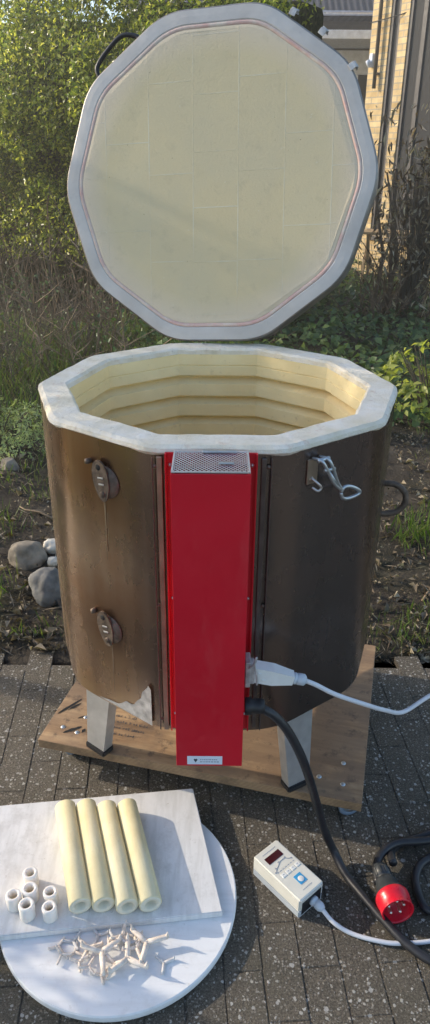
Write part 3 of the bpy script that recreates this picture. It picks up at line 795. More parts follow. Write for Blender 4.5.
# small catches riveted to the upper right edge
for (aa, off) in ((62, 0), (50, 0), (35, 0)):
    a = R(aa); e_ = Vector((math.cos(a), math.sin(a), 0)); rr = LR * .985
    t_ = Vector((-e_.y, e_.x, 0)); mm = Matrix(((t_.x, e_.x, 0, e_.x * rr), (t_.y, e_.y, 0, e_.y * rr), (0, 0, 1, -.006), (0, 0, 0, 1)))
    q = MB(); q.box(mm @ Vector((0, .0, .007)), (.016, .014, .003), mm.to_3x3().to_4x4(), .001); q.box(mm @ Vector((0, .009, -.008)), (.015, .003, .024), mm.to_3x3().to_4x4(), .001)
    q.tube([mm @ Vector((-.009, .011, -.004)), mm @ Vector((.009, .011, -.004))], .0028, 8)
    q.build('lid_catch', M['bare'], lid)
# hinge at the rear
q = MB(); q.tube([(-.16, AP + .026, ZT - .03), (.16, AP + .026, ZT - .03)], .009, 10)
for x in (-.12, 0, .12): q.box((x, AP + .012, ZT - .05), (.04, .02, .06), None, .002)
q.build('hinge', M['rusty'], kiln)

# ------------------------------------------------------------------ dolly
fl, fr, brr = Vector((-.452, 1.447, 0)), Vector((.370, 1.243, 0)), Vector((.501, 1.872, 0))
bl = fl + (brr - fr)
ctr = (fl + brr) / 2; dang = math.atan2(fr.y - fl.y, fr.x - fl.x); DL, DW = (fr - fl).length, (brr - fr).length
dolly = empty('dolly', (ctr.x, ctr.y, 0), (0, 0, dang))
tag(dolly, 'worn plywood board on swivel castors carrying the kiln', 'dolly')
q = MB(); q.box((0, 0, .0815), (DL, DW, .0265), None, .0018, 0, 2)
pl = q.build('board', [M['ply'], M['ply_edge']], dolly)
for p in pl.data.polygons:
    if abs(p.normal.z) < .5: p.material_index = 1
q = MB()
hx, hy = DL / 2, DW / 2
for (x, y) in [(hx - .05, -hy + .05), (hx - .11, -hy + .06), (-hx + .045, -hy + .06), (-hx + .09, -hy + .11), (hx - .05, hy - .06), (-hx + .06, hy - .06), (hx - .055, -hy + .12), (-hx + .09, -hy + .05)]:
    q.lathe([(0, .0022), (.004, .002), (.006, .001), (.0065, 0)], 12, Matrix.Translation((x, y, .095)))
split_build(q, 'bolt', M['zinc'], pl)
# worn stamp print and black scuffs
inv = (Matrix.Translation((ctr.x, ctr.y, 0)) @ Matrix.Rotation(dang, 4, 'Z')).inverted()
q = MB()
for row in range(4):
    p0 = Vector((-.292 + .003 * row, 1.545 - row * .0235, .0956)); x = 0
    ln_ = [.085, .118, .10, .07][row]
    while x < ln_:
        wd_ = rnd.uniform(.002, .006)
        for part in range(2):
            a = p0 + Vector((x + part * wd_ * .6, -.25 * x + rnd.uniform(-.001, .001), 0)); hh = rnd.uniform(.004, .009); ww = rnd.uniform(.0008, .0016)
            q.add([inv @ (a + Vector(t)) for t in ((0, 0, 0), (ww, 0, 0), (ww + .001, hh, 0), (.001, hh, 0))], [(0, 1, 2, 3)])
        a = p0 + Vector((x, -.25 * x + rnd.choice((0, .004, .008)), 0.0001))
        q.add([inv @ (a + Vector(t)) for t in ((0, 0, 0), (wd_, 0, 0), (wd_, .0012, 0), (0, .0012, 0))], [(0, 1, 2, 3)])
        x += wd_ + rnd.choice((.0025, .0025, .007))
q.build('stamp_print', M['print'], pl, fix=False)
q = MB()
for (x0, y0, x1, y1, wv) in [(-.430, 1.548, -.374, 1.608, .0055), (-.405, 1.562, -.372, 1.592, .004), (-.402, 1.475, -.356, 1.498, .006), (-.372, 1.530, -.352, 1.540, .004), (-.352, 1.475, -.345, 1.49, .005)]:
    a, b_ = Vector((x0, y0, .0957)), Vector((x1, y1, .0957)); dd = (b_ - a); nn = Vector((-dd.y, dd.x, 0)).normalized()
    L_, R_ = [], []
    for s_ in range(7):
        t = s_ / 6; p = a.lerp(b_, t); hw = wv * math.sin(math.pi * (.08 + .84 * t)) * rnd.uniform(.5, 1.1)
        L_.append(inv @ (p + nn * hw)); R_.append(inv @ (p - nn * hw))
    q.add(L_ + R_[::-1], [tuple(range(14))])
split_build(q, 'scuff_mark', M['dark'], pl)
for i, (x, y, rz) in enumerate([(-hx + .055, -hy + .055, 60), (hx - .045, -hy + .045, 25), (hx - .055, hy - .055, 10), (-hx + .055, hy - .055, 80)]):
    mm = Matrix.Translation((x, y, 0)) @ Matrix.Rotation(R(rz), 4, 'Z')
    q = MB(); q.box(mm @ Vector((0, 0, .072)), (.06, .05, .004), mm.to_3x3().to_4x4(), .001)
    q.lathe([(.017, .060), (.020, .070)], 14, mm)
    for sy_ in (-1, 1):
        q.prism([(-.018, .062), (.018, .062), (.026, .03), (.024, .020), (.012, .020), (-.004, .035)], -.001, .001, mm @ Matrix.Translation((0, sy_ * .014, 0)) @ Matrix.Rotation(R(90), 4, 'X'))
    cs = q.build('caster', M['zinc'], dolly)
    q = MB(); q.lathe([(.012, -.010), (.024, -.010), (.027, -.007), (.027, .007), (.024, .010), (.012, .010)], 24, mm @ Matrix.Translation((.016, 0, .027)) @ Matrix.Rotation(R(90), 4, 'X'), closed=True)
    q.build('wheel', M['wheel'], cs)
    q = MB(); q.lathe([(0, -.0165), (.005, -.0165), (.006, -.0125), (.0118, -.011), (.0118, .011), (.006, .0125), (.005, .0165), (0, .0165)], 16, mm @ Matrix.Translation((.016, 0, .027)) @ Matrix.Rotation(R(90), 4, 'X'))
    q.build('hub', M['screw'], cs)

# ------------------------------------------------------------------ shelves and kiln furniture
q = MB(); q.lathe([(0, .0), (.253, .0), (.259, .003), (.260, .010), (.2595, .017), (.257, .020), (0, .020)], 96, Matrix.Translation((0, 0, .001)), smooth=False)
rs = q.build('kiln_shelf', M['shelf']); rs.location = (-.205, 1.062, .002)
tag(rs, 'round white kiln shelf lying on the pavement beneath the square shelf', 'kiln shelf')
sq_fr, sq_br = Vector((.024, 1.006)), Vector((-.050, 1.341)); ed = (sq_br - sq_fr); SW = ed.length
along = Vector((-.992, -.125)).normalized(); back_n = Vector((-along.y * -1, 0))
SLn = .60
ang = math.atan2(-along.y, -along.x)
cc = sq_fr + along * SLn / 2 + Vector((-.074 / .343, .335 / .343)) * SW / 2
q = MB()
h1, h2 = SLn / 2, SW / 2
pts2 = [sq_fr, sq_br, sq_br + along * (SLn - .04), sq_fr + along * SLn]
ploc = [(p.x - cc.x, p.y - cc.y) for p in pts2]
bm = bmesh.new(); vb = [bm.verts.new((x, y, 0)) for x, y in ploc] + [bm.verts.new((x, y, .017)) for x, y in ploc]
bm.faces.new(vb[:4][::-1]); bm.faces.new(vb[4:])
for i in range(4): bm.faces.new((vb[i], vb[(i + 1) % 4], vb[4 + (i + 1) % 4], vb[4 + i]))
bmesh.ops.bevel(bm, geom=bm.edges[:], offset=.002, segments=2, affect='EDGES')
q.addbm(bm); ss = q.build('kiln_shelf', M['shelf_sq']); ss.location = (cc.x, cc.y, .0235)
tag(ss, 'rectangular pale grey kiln shelf lying on top of the round one, carrying the tubes', 'kiln shelf')
STOP = .0405 + .0002
# four tubes
tube_ends = [((-.358, 1.258), (-.276, .998)), ((-.309, 1.264), (-.227, .999)), ((-.260, 1.260), (-.176, .995)), ((-.211, 1.268), (-.127, .998))]
tl = ['leftmost of the four long cream ceramic tubes, nearest the small white rings', 'second long cream ceramic tube from the left on the square shelf', 'third long cream ceramic tube from the left on the square shelf', 'rightmost of the four long cream ceramic tubes on the square shelf']
q = MB(); q.lathe([(.0125, -.136), (.0225, -.136), (.0245, -.134), (.0245, .134), (.0225, .136), (.0125, .136)], 40, None, 0, True, True)
proto = q.build('ceramic_tube', [M['tube'], M['tube_end']])
for p in proto.data.polygons:
    if abs(p.normal.z) > .9 or (Vector((p.center.x, p.center.y)).length < .016): p.material_index = 1
for i, (a, b_) in enumerate(tube_ends):
    o = proto if i == 0 else copy_tree(proto)
    A_, B_ = Vector((*a, 0)), Vector((*b_, 0)); dv = (A_ - B_).normalized()
    o.rotation_euler = dv.to_track_quat('Z', 'X').to_euler()
    o.rotation_euler.rotate_axis('Z', i * 1.3)
    o.location = ((A_ + B_) / 2 + Vector((0, 0, STOP + .0246)))
    tag(o, tl[i], 'ceramic tube', 'long ceramic tubes on the square shelf')
rl = ['small white ceramic ring farthest from the camera, topmost of the six on the square shelf', 'small white ceramic ring in the middle of the cluster, below the topmost one', 'small white ceramic ring nearest the tubes, at the right of the middle one', 'leftmost small white ceramic ring on the square shelf', 'small white ceramic ring at the front left of the cluster', 'small white ceramic ring at the front right of the cluster']
q = MB(); q.lathe([(.0088, 0), (.0145, 0), (.0160, .002), (.0162, .035), (.0150, .0375), (.0125, .039), (.0100, .0375), (.0088, .034)], 28, None, 0, True, True)
proto = q.build('ceramic_ring', M['ring'])
for i, (x, y) in enumerate([(-.397, 1.066), (-.390, 1.030), (-.345, 1.024), (-.421, 1.014), (-.388, .992), (-.340, .989)]):
    o = proto if i == 0 else proto.copy()
    if i: COL.objects.link(o)
    o.location = (x, y, STOP); o.rotation_euler = (0, 0, i * 1.1); s_ = 1 + .05 * math.sin(i * 2.2); o.scale = (s_, s_, 1 + .06 * math.cos(i * 1.7))
    tag(o, rl[i], 'ceramic ring', 'short white ceramic rings on the square shelf')
# stilts: three-armed clay stands in a heap
def stilt_mesh(arm, th, up, mname, seedv):
    r2 = random.Random(seedv); q = MB()
    for a_ in range(3):
        an = R(120 * a_ + r2.uniform(-8, 8)); dx, dy = math.cos(an), math.sin(an)
        q.tube([(-.3 * th * dx, -.3 * th * dy, th), (dx * arm * .45, dy * arm * .45, th), (dx * arm * .86, dy * arm * .86, th * 1.02), (dx * arm, dy * arm, th * 1.1)], [th * 1.02, th * .92, th * .85, th * .62], 7)
        q.tube([(dx * arm * .88, dy * arm * .88, th * .7), (dx * arm * .93, dy * arm * .93, th * 1.8), (dx * arm * .96, dy * arm * .96, th * 1.4 + up)], [th * .78, th * .6, th * .15], 7)
        q.tube([(dx * arm * .88, dy * arm * .88, th * 1.0), (dx * arm * .92, dy * arm * .92, 0)], [th * .7, th * .2], 7)
    return q.build('stilt', M[mname])
kinds = [stilt_mesh(.021, .0030, .005, 'stilt', 1), stilt_mesh(.030, .0044, .008, 'stilt', 2), stilt_mesh(.046, .0062, .013, 'stilt', 3), stilt_mesh(.023, .0036, .008, 'stilt2', 4)]
used = set()
sp = [  # x, y, kind, z, tiltx, tilty, rz, label
 (-.228, .957, 3, .0, 0, 0, 20, 'small grey stilt at the far edge of the heap, just below the square shelf'),
 (-.292, .935, 0, .0, 0, 0, 70, 'small beige stilt at the far left end of the heap'),
 (-.283, .918, 0, .006, 10, 3, 10, 'small beige stilt slightly tipped at the left end of the heap'),
 (-.262, .925, 0, .0, 0, 0, 95, 'small beige stilt lying flat second from the left of the heap'),
 (-.252, .906, 0, .004, 8, -6, 40, 'small beige stilt lying at the left front of the heap'),
 (-.240, .930, 1, .004, 4, 3, 15, 'mid-sized beige stilt left of the heap centre'),
 (-.216, .917, 2, .016, 5, 2, 45, 'large beige stilt in the centre of the heap with one arm raised'),
 (-.198, .945, 3, .004, 12, 0, 130, 'small grey stilt stacked at the back of the heap'),
 (-.186, .952, 1, .0, 21, 3, 80, 'mid-sized stilt slightly tilted at the back of the heap'),
 (-.176, .936, 3, .010, 9, 10, 33, 'small grey stilt resting on top at the right back of the heap'),
 (-.165, .951, 0, .0, 18, 0, 160, 'small beige stilt tilted behind the large right one'),
 (-.205, .930, 0, .014, 15, 6, 220, 'small beige stilt perched on the middle of the heap'),
 (-.172, .905, 2, .016, 2, 4, 100, 'large beige stilt at the front right of the heap'),
 (-.142, .936, 2, .016, 3, -3, 20, 'large pale stilt at the right end of the heap with a long straight arm'),
 (-.112, .906, 3, .0, 0, 0, 28, 'small grey stilt lying alone to the right of the heap'),
 (-.214, .885, 0, .0, 0, 0, 50, 'small beige stilt lying alone in front of the heap'),
 (-.236, .895, 0, .006, 16, 9, 75, 'small beige stilt tipped over at the front left of the heap'),
 (-.192, .900, 1, .004, 16, -6, 10, 'mid-sized beige stilt slightly tilted at the heap front'),
 (-.160, .928, 1, .010, 6, 6, 65, 'mid-sized beige stilt lying across the right of the heap'),
 (-.268, .945, 3, .0, 0, 0, 66, 'small grey stilt at the back left of the heap'),
]
for (x, y, kd, z, tx, ty, rz, lb) in sp:
    if kd in used: o = kinds[kd].copy(); COL.objects.link(o)
    else: o = kinds[kd]; used.add(kd)
    o.rotation_euler = (R(tx), R(ty), R(rz))
    arm = (.021, .030, .043, .023)[kd]
    lift = max(0, math.sin(max(abs(R(tx)), abs(R(ty))))) * arm * .62
    x = -.19 + (x + .19) * 1.22; y = .922 + (y - .922) * 1.12
    o.location = (x, y, .0232 + z * .6 + lift)
    tag(o, lb, 'stilt', 'three-armed clay stilts heaped on the round shelf')

# ------------------------------------------------------------------ hand-held controller
c00, c10, c01 = Vector((.093, 1.127, 0)), Vector((.149, 1.178, 0)), Vector((.189, 1.017, 0))
long_ = (c01 - c00); CL = long_.length; long_.normalize(); CW = .076
cc = c00 + long_ * CL / 2 + Vector((-long_.y, long_.x, 0)) * CW / 2
ca_ = math.atan2(long_.y, long_.x)
ctrl = empty('kiln_controller', (cc.x, cc.y, .002), (0, 0, ca_))
tag(ctrl, 'cream plastic temperature controller box with dark display and blue button, lying on the pavement', 'controller')
q = MB()
CH = .056; seam = .018
sec = [(-CW / 2, seam), (CW / 2, seam), (CW / 2, CH), (-CW / 2, CH)]
bm = bmesh.new(); bmesh.ops.create_cube(bm, size=1); bm.transform(Matrix.Translation((0, 0, (CH + seam) / 2)) @ Matrix.Diagonal((CL, CW, CH - seam, 1)))
bmesh.ops.bevel(bm, geom=[e for e in bm.edges], offset=.0035, segments=3, affect='EDGES'); q.addbm(bm)
q.build('housing', M['ctrl'], ctrl)
q = MB(); bm = bmesh.new(); bmesh.ops.create_cube(bm, size=1); bm.transform(Matrix.Translation((0, 0, seam / 2 - .0002)) @ Matrix.Diagonal((CL - .001, CW - .001, seam + .002, 1)))
bmesh.ops.bevel(bm, geom=bm.edges[:], offset=.0025, segments=2, affect='EDGES'); q.addbm(bm)
q.build('base_shell', M['ctrl_base'], ctrl)
# end panel recess
q = MB(); q.box((CL / 2 + .0004, 0, .026), (.001, CW - .016, .036), None, 0); q.build('end_panel', M['black'], ctrl)
def top_rect(mb, x0, x1, y0, y1, dz=.0006, bev=0): plate(mb, x0, x1, y0, y1, CH - .001, CH + dz, 0, bev)
# layout: x runs from the display end (-) to the cable end (+); viewer reads with +x down; y+ is to the right
q = MB(); top_rect(q, -CL / 2 + .022, -CL / 2 + .040, -.024, .020, .0008, .0003); q.build('display', M['display'], ctrl)
q = MB()
cur = [(-.018, -.028), (-.022, -.024), (-.030, -.008), (-.033, -.002), (-.033, .012), (-.026, .018), (-.022, .026)]
for a, b_ in zip(cur[:-1], cur[1:]):
    q.tube([(a[0] + .008, a[1] + .002, CH + .0004), (b_[0] + .008, b_[1] + .002, CH + .0004)], .0007, 5)
for x, y in [(-.010, -.028), (-.018, -.020), (-.026, -.004), (-.026, .016), (-.016, .026)]:
    top_rect(q, x - .001, x + .001, y - .002, y + .002, .0008)
for y in np.arange(-.026, .026, .008): top_rect(q, -.0075, -.0065, y, y + .005)
for y in np.arange(-.020, .016, .0045): top_rect(q, -CL / 2 + .0125, -CL / 2 + .0140, y, y + .0032)
for y in np.arange(-.012, .016, .004): top_rect(q, .057, .0582, y, y + .003)
q.build('panel_print', M['print_grey'], ctrl)
for i in range(4):
    q = MB(); y = -.024 + i * .0145; top_rect(q, .000, .010, y, y + .0115, .0014, .0006); bt = q.build('button', M['button'], ctrl)
    q = MB(); top_rect(q, .004, .0052, y + .004, y + .0075, .0018); q.build('arrow_mark', M['print_grey'], bt)
q = MB(); top_rect(q, .022, .046, -.006, .014, .0012, .0005); bb = q.build('blue_button', M['blue'], ctrl)
q = MB(); q.lathe([(0, 0), (.0062, 0), (.0072, -.0006)], 20, Matrix.Translation((.036, .004, CH + .0022))); q.build('button_disc', M['plastic_white'], bb)
q = MB(); mm = Matrix.Translation((CL / 2 + .001, .004, .026)) @ Matrix.Rotation(R(90), 4, 'Y')
q.lathe([(0, 0), (.0115, 0), (.0115, .006), (.0095, .008), (.0095, .012), (.0108, .013), (.0105, .022), (.0065, .030), (.0045, .031)], 16, mm)
q.build('cable_gland', M['plastic_grey'], ctrl)
mw = Matrix.Translation(ctrl.location) @ Matrix.Rotation(ca_, 4, 'Z')
g0 = mw @ Vector((CL / 2 + .024, .004, .026))
g1 = mw @ Vector((CL / 2 + .060, .004, .017))
# white control cable: from controller across the pavement, off to the right, and back to the kiln plug
wp = [g0, g1, (.295, .984, .0065), (.345, .968, .0065), (.40, .962, .0065), (.50, .975, .0065), (.66, 1.03, .0065), (.86, 1.2, .0065), (.90, 1.42, .02), (.80, 1.48, .16), (.66, 1.40, .33), (.55, 1.30, .415), (.476, 1.25, .425), (.413, 1.22, .405), (.36, 1.18, .445), (.31, 1.155, .482), (.245, 1.14, .520), (.200, 1.132, .552), (.170, 1.13, .567)]
q = MB(); q.tube(catmull(wp, 10), .0048, 10)
wc = q.build('control_cable', M['cable_white'])
tag(wc, 'white control cable running from the red box to the cream controller on the ground', 'cable')
# white multi-pin connector with its bracket
a, b_ = Vector((.064, 1.13, .588)), Vector((.176, 1.13, .565)); dv = (b_ - a).normalized()
rot = dv.to_track_quat('X', 'Z').to_matrix().to_4x4()
mm = Matrix.Translation(a) @ rot
q = MB()
def sect(x, hw, hh, z=0): return [mm @ Vector((x, -hw, -hh + z)), mm @ Vector((x, hw, -hh + z)), mm @ Vector((x, hw, hh + z)), mm @ Vector((x, -hw, hh + z))]
S_ = [sect(.012, .014, .017), sect(.050, .014, .017), sect(.054, .0145, .0165), sect(.088, .011, .011), sect(.094, .0105, .0105)]
loft(q, S_); q.add(S_[0], [(3, 2, 1, 0)]); q.add(S_[-1], [(0, 1, 2, 3)])
q.box(mm @ Vector((.024, -.0145, .004)), (.006, .002, .008), rot); q.box(mm @ Vector((.036, -.0145, -.008)), (.008, .002, .004), rot)
pg = q.build('connector', M['plastic_white'], wc)
q = MB(); q.lathe([(.0098, .094), (.0118, .096), (.0118, .100), (.0095, .101), (.0118, .103), (.0118, .116), (.009, .119), (.0055, .121)], 16, mm @ Matrix.Rotation(R(90), 4, 'Y'))
q.build('strain_relief', M['plastic_grey'], pg)
# socket and spring bail on the kiln box
loc = Vector((KX, KY, KZ))
q = MB(); c_ = a - loc
q.box(c_ + Vector((.002, 0, .0)), (.010, .034, .060), None, .0015); q.box(c_ + Vector((.009, 0, -.002)), (.012, .030, .042), None, .0015)
q.tube(catmull([c_ + Vector(p) for p in [(.004, -.018, .018), (.014, -.019, .030), (.018, -.019, .045), (.014, -.019, .030), (.020, -.018, -.006), (.020, -.018, -.022)]], 4), .002, 6)
q.build('socket', M['bare'], box)

# ------------------------------------------------------------------ black power cable and red industrial plug
bp = [(.088, 1.135, .493), (.125, 1.135, .467), (.159, 1.135, .417), (.195, 1.137, .330), (.238, 1.165, .17), (.258, 1.17, .095), (.285, 1.165, .03), (.307, 1.12, .0105), (.338, 1.065, .0105), (.375, 1.005, .0105), (.412, .955, .0105), (.47, .915, .0105), (.58, .90, .0105), (.70, .96, .0105), (.72, 1.07, .0105), (.62, 1.09, .0105), (.53, 1.035, .0105), (.474, 1.035, .0105), (.462, 1.075, .0105), (.470, 1.125, .0105), (.51, 1.165, .0105), (.62, 1.20, .0105), (.72, 1.24, .012), (.74, 1.32, .012), (.66, 1.33, .012), (.57, 1.255, .0115), (.50, 1.222, .0115), (.452, 1.205, .0115), (.425, 1.18, .016), (.416, 1.150, .032), (.4145, 1.130, .0375)]
q = MB(); q.tube(catmull(bp, 9), .0098, 10)
pc = q.build('power_cable', M['cable_black'])
tag(pc, 'thick black power cable from the red box, coiled on the pavement at a red plug', 'cable')
# second loop strand of the coil
q = MB(); q.tube(catmull([(.372, 1.085, .0285), (.378, 1.13, .030), (.40, 1.165, .031), (.44, 1.19, .031), (.52, 1.20, .030), (.64, 1.235, .030), (.70, 1.29, .031)], 8), .0098, 10)
q.build('coil_strand', M['cable_black'], pc)
q = MB(); q.lathe([(.0098, -.012), (.015, -.010), (.016, .0), (.016, .014), (.018, .016), (.018, .028)], 16, Matrix.Translation((.092, 1.135, .4925)) @ Matrix.Rotation(R(-90), 4, 'Y') @ Matrix.Rotation(R(0), 4, 'X'))
q.build('cable_gland', M['black'], pc)
pm_ = Matrix.Translation((.399, 1.010, .0385)) @ Matrix.Rotation(R(8), 4, 'Z') @ Matrix.Rotation(R(86), 4, 'X') @ Matrix.Scale(1.02, 4)   # local z points to the viewer
q = MB()
q.lathe([(.0105, -.118), (.014, -.116), (.0185, -.104), (.019, -.086), (.0165, -.084), (.0165, -.080), (.021, -.078), (.024, -.070), (.0255, -.052), (.031, -.048), (.034, -.040), (.034, -.036)], 28, pm_)
for a_ in range(10):
    an = 2 * math.pi * a_ / 10; q.box(pm_ @ Vector((.019 * math.cos(an), .019 * math.sin(an), -.095)), (.003, .003, .018), pm_.to_3x3().to_4x4() @ Matrix.Rotation(an, 4, 'Z'))
pb = q.build('plug', M['cee_grey'], pc)
q = MB(); q.lathe([(.0345, -.040), (.0365, -.036), (.0365, -.026), (.035, -.022), (.0345, -.002), (.0352, .0), (.0325, .0), (.0315, -.004), (.0312, -.036), (0, -.036)], 36, pm_)
q.box(pm_ @ Vector((0, -.0345, -.015)), (.012, .004, .026), pm_.to_3x3().to_4x4(), .001)
sh = q.build('red_shroud', M['cee_red'], pb)
q = MB()
for a_ in range(5):
    an = 2 * math.pi * (a_ + .25) / 5; rr = .0175
    q.lathe([(.0036, -.036), (.0036, -.012), (.0025, -.009), (0, -.0085)], 10, pm_ @ Matrix.Translation((rr * math.cos(an), rr * math.sin(an), 0)))
split_build(q, 'contact_pin', M['brass'], pb)

# ------------------------------------------------------------------ stones
def stone(loc, s, mname, seedv, label):
    bm = bmesh.new(); bmesh.ops.create_icosphere(bm, subdivisions=4, radius=1)
    for v in bm.verts:
        p = v.co.normalized(); d = 1 + .26 * mnoise.noise(p * 1.1 + Vector((seedv, 0, 0))) + .11 * mnoise.noise(p * 2.7 + Vector((0, seedv, 0))) + .035 * mnoise.noise(p * 7) + .018 * mnoise.noise(p * 16)
        q_ = p * d; q_ = Vector((q_.x, q_.y, max(-.75, min(.92, q_.z))))
        v.co = Vector((q_.x * s[0], q_.y * s[1], q_.z * s[2]))
    m = MB(); m.addbm(bm, None, 0, True); o = m.build('stone', M[mname]); o.location = loc; o.rotation_euler = (0, 0, seedv)
    tag(o, label, 'stone', 'stones edging the soil bed')
stone((-.735, 2.49, .045), (.082, .068, .072), 'stone_grey', .4, 'large grey-brown rounded stone at the left of the kiln')
stone((-.615, 2.27, .045), (.076, .064, .076), 'stone_blue', 1.7, 'blue-grey stone touching the kiln, below the brown one')
stone((-.660, 2.56, .055), (.036, .032, .034), 'stone_white', 2.9, 'small white pebble just above the grey stones')
stone((-.632, 2.45, .05), (.022, .02, .022), 'stone_white', 4.1, 'smallest white pebble wedged between the two grey stones')
stone((-1.04, 3.38, .03), (.06, .045, .075), 'stone_grey', 5.2, 'upright grey stone below the grey-green bush')

# ------------------------------------------------------------------ plants
def soilv(P):
    return np.array([soil_z(x, y) for x, y in P[:, :2]])
def blades(name, P, h, wv, mat, lean=.35, parent=None, droop=.0):
    """grass blades as tall folded leaves standing on P"""
    n = len(P); L = rng.normal(size=(n, 3)) * lean; L[:, 2] = 1
    L /= np.linalg.norm(L, axis=1, keepdims=True)
    N = np.cross(L, rng.normal(size=(n, 3)))
    C = P + L * (h[:, None] * .5)
    return leaf_object(name, C, N, h, mat, parent, wv, .2, L)

# hedge across the back left
def hedge_pts(n, x0, x1, yf_, depth, z0, z1, shell=.75):
    x = rng.uniform(x0, x1, n); z = z0 + (z1 - z0) * rng.beta(1.15, 1.0, n)
    d = np.abs(rng.normal(0, .28, n)) * depth
    bulge = np.array([.22 * fbm(a, 0, b_, 1.3) + .13 * fbm(a, 5, b_, 3.4) for a, b_ in zip(x, z)])
    top = np.array([.16 * fbm(a, 9, 0, 1.1) + .08 * fbm(a, 4, 0, 4) for a in x])
    y = yf_ + d - bulge - .35 * np.clip(1 - np.abs(z - (z0 + z1) / 2) / ((z1 - z0) / 2), 0, 1) ** .5
    P = np.stack([x, y, np.minimum(z, z1 + top - .03 * d)], 1)
    return P
hedge = empty('hedge', (-1.6, 7.15, 0), (0, 0, R(-33)))
tag(hedge, 'tall clipped green hedge filling the upper left behind the kiln lid', 'hedge')
P = hedge_pts(150000, -5.2, .95, 6.35, 1.1, .56, 2.90)
gap = np.array([fbm(a, b_, c_, 2.1) + .6 * fbm(a, b_, c_, 5.3) for a, b_, c_ in P]); P = P[gap > -.26]
low = (P[:, 2] < 1.15) & (rng.random(len(P)) < .45); P = P[~low]
N = rng.normal(size=P.shape) * .8 + np.array([-.25, -.7, .75])
leaf_object('foliage', P - np.array([-1.6, 6.5, 0]), N, rng.uniform(.022, .054, len(P)), M['hedge'], hedge, .55, .3)
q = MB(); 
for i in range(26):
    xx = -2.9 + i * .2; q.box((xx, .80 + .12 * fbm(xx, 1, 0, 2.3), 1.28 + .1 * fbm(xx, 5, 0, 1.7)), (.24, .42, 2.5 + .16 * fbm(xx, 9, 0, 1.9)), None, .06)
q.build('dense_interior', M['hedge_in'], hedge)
q = MB()
for i in range(150):
    x = rnd.uniform(-3.2, 2.5); y = rnd.uniform(-.3, .5); pts = [Vector((x, y, -.02))]
    d = Vector((rnd.gauss(0, .18), rnd.gauss(0, .15), 1)); L = rnd.uniform(.6, 1.7)
    for s_ in range(6):
        d += Vector((rnd.gauss(0, .14), rnd.gauss(0, .10), .08)); pts.append(pts[-1] + d.normalized() * L / 6)
    r0 = rnd.uniform(.005, .015); q.tube(pts, [r0 * (1 - .13 * t) for t in range(7)], 5)
    for s_ in range(3):
        k_ = rnd.randint(1, 5); p = pts[k_]; dd = Vector((rnd.gauss(0, .7), rnd.gauss(0, .5), rnd.uniform(.2, 1))).normalized()
        q.tube([p, p + dd * .16, p + dd * .3 + Vector((0, 0, .03))], [r0 * .5, r0 * .35, r0 * .15], 4)
q.build('branches', M['bark'], hedge)

def bare_shrub(name, loc, n, h, spread, mname, label, group=None, r0=(.003, .008), fork=4):
    o = empty(name, loc); q = MB()
    for i in range(n):
        p = Vector((rnd.gauss(0, spread * .25), rnd.gauss(0, spread * .25), -.02)); pts = [p]
        d = Vector((rnd.gauss(0, .28), rnd.gauss(0, .28), 1)); L = h * rnd.uniform(.5, 1.1); r_ = rnd.uniform(*r0)
        for s_ in range(7):
            d += Vector((rnd.gauss(0, .17), rnd.gauss(0, .17), -.02)); pts.append(pts[-1] + d.normalized() * L / 7)
        q.tube(pts, [r_ * (1 - .11 * t) for t in range(8)], 5)
        for s_ in range(fork):
            k_ = rnd.randint(2, 6); p = pts[k_]; dd = Vector((rnd.gauss(0, .8), rnd.gauss(0, .8), rnd.uniform(.1, 1))).normalized(); l_ = L * rnd.uniform(.12, .35)
            m1 = p + dd * l_ * .5 + Vector((0, 0, .01)); q.tube([p, m1, m1 + (dd + Vector((rnd.gauss(0, .3), rnd.gauss(0, .3), .2))).normalized() * l_ * .5], [r_ * .55, r_ * .4, r_ * .15], 4)
    q.build('stems', M[mname], o); tag(o, label, 'shrub', group); return o
bare_shrub('bare_shrub', (-1.28, 4.95, .04), 12, .95, .5, 'twig', 'leafless tan-stemmed shrub at the left in front of the hedge foot', 'leafless shrubs below the hedge')
bare_shrub('bare_shrub', (-.72, 4.7, .04), 11, .85, .45, 'twig', 'leafless shrub with crossing twigs right beside the left edge of the lid', 'leafless shrubs below the hedge')
bare_shrub('bare_shrub', (-1.75, 5.4, .04), 26, 1.0, .7, 'twig_grey', 'grey leafless shrub at the left frame edge below the hedge', 'leafless shrubs below the hedge')
bare_shrub('bare_shrub', (-1.05, 5.7, .04), 26, 1.0, .8, 'twig_grey', 'dark leafless shrub in the middle of the hedge foot', 'leafless shrubs below the hedge')
bare_shrub('bare_shrub', (-.38, 4.3, .04), 9, .55, .3, 'twig', 'small leafless shrub low under the lid at its left', 'leafless shrubs below the hedge')

bare_shrub('bare_shrub', (-1.55, 4.6, .04), 34, .8, .8, 'twig_grey', 'low tangle of grey twigs at the left edge above the grey-green bush', 'leafless shrubs below the hedge', (.002, .006), 7)
bare_shrub('bare_shrub', (-.95, 5.2, .04), 40, 1.05, .8, 'bark', 'dark brown tangle of fine twigs under the hedge leaves', 'leafless shrubs below the hedge', (.002, .006), 7)
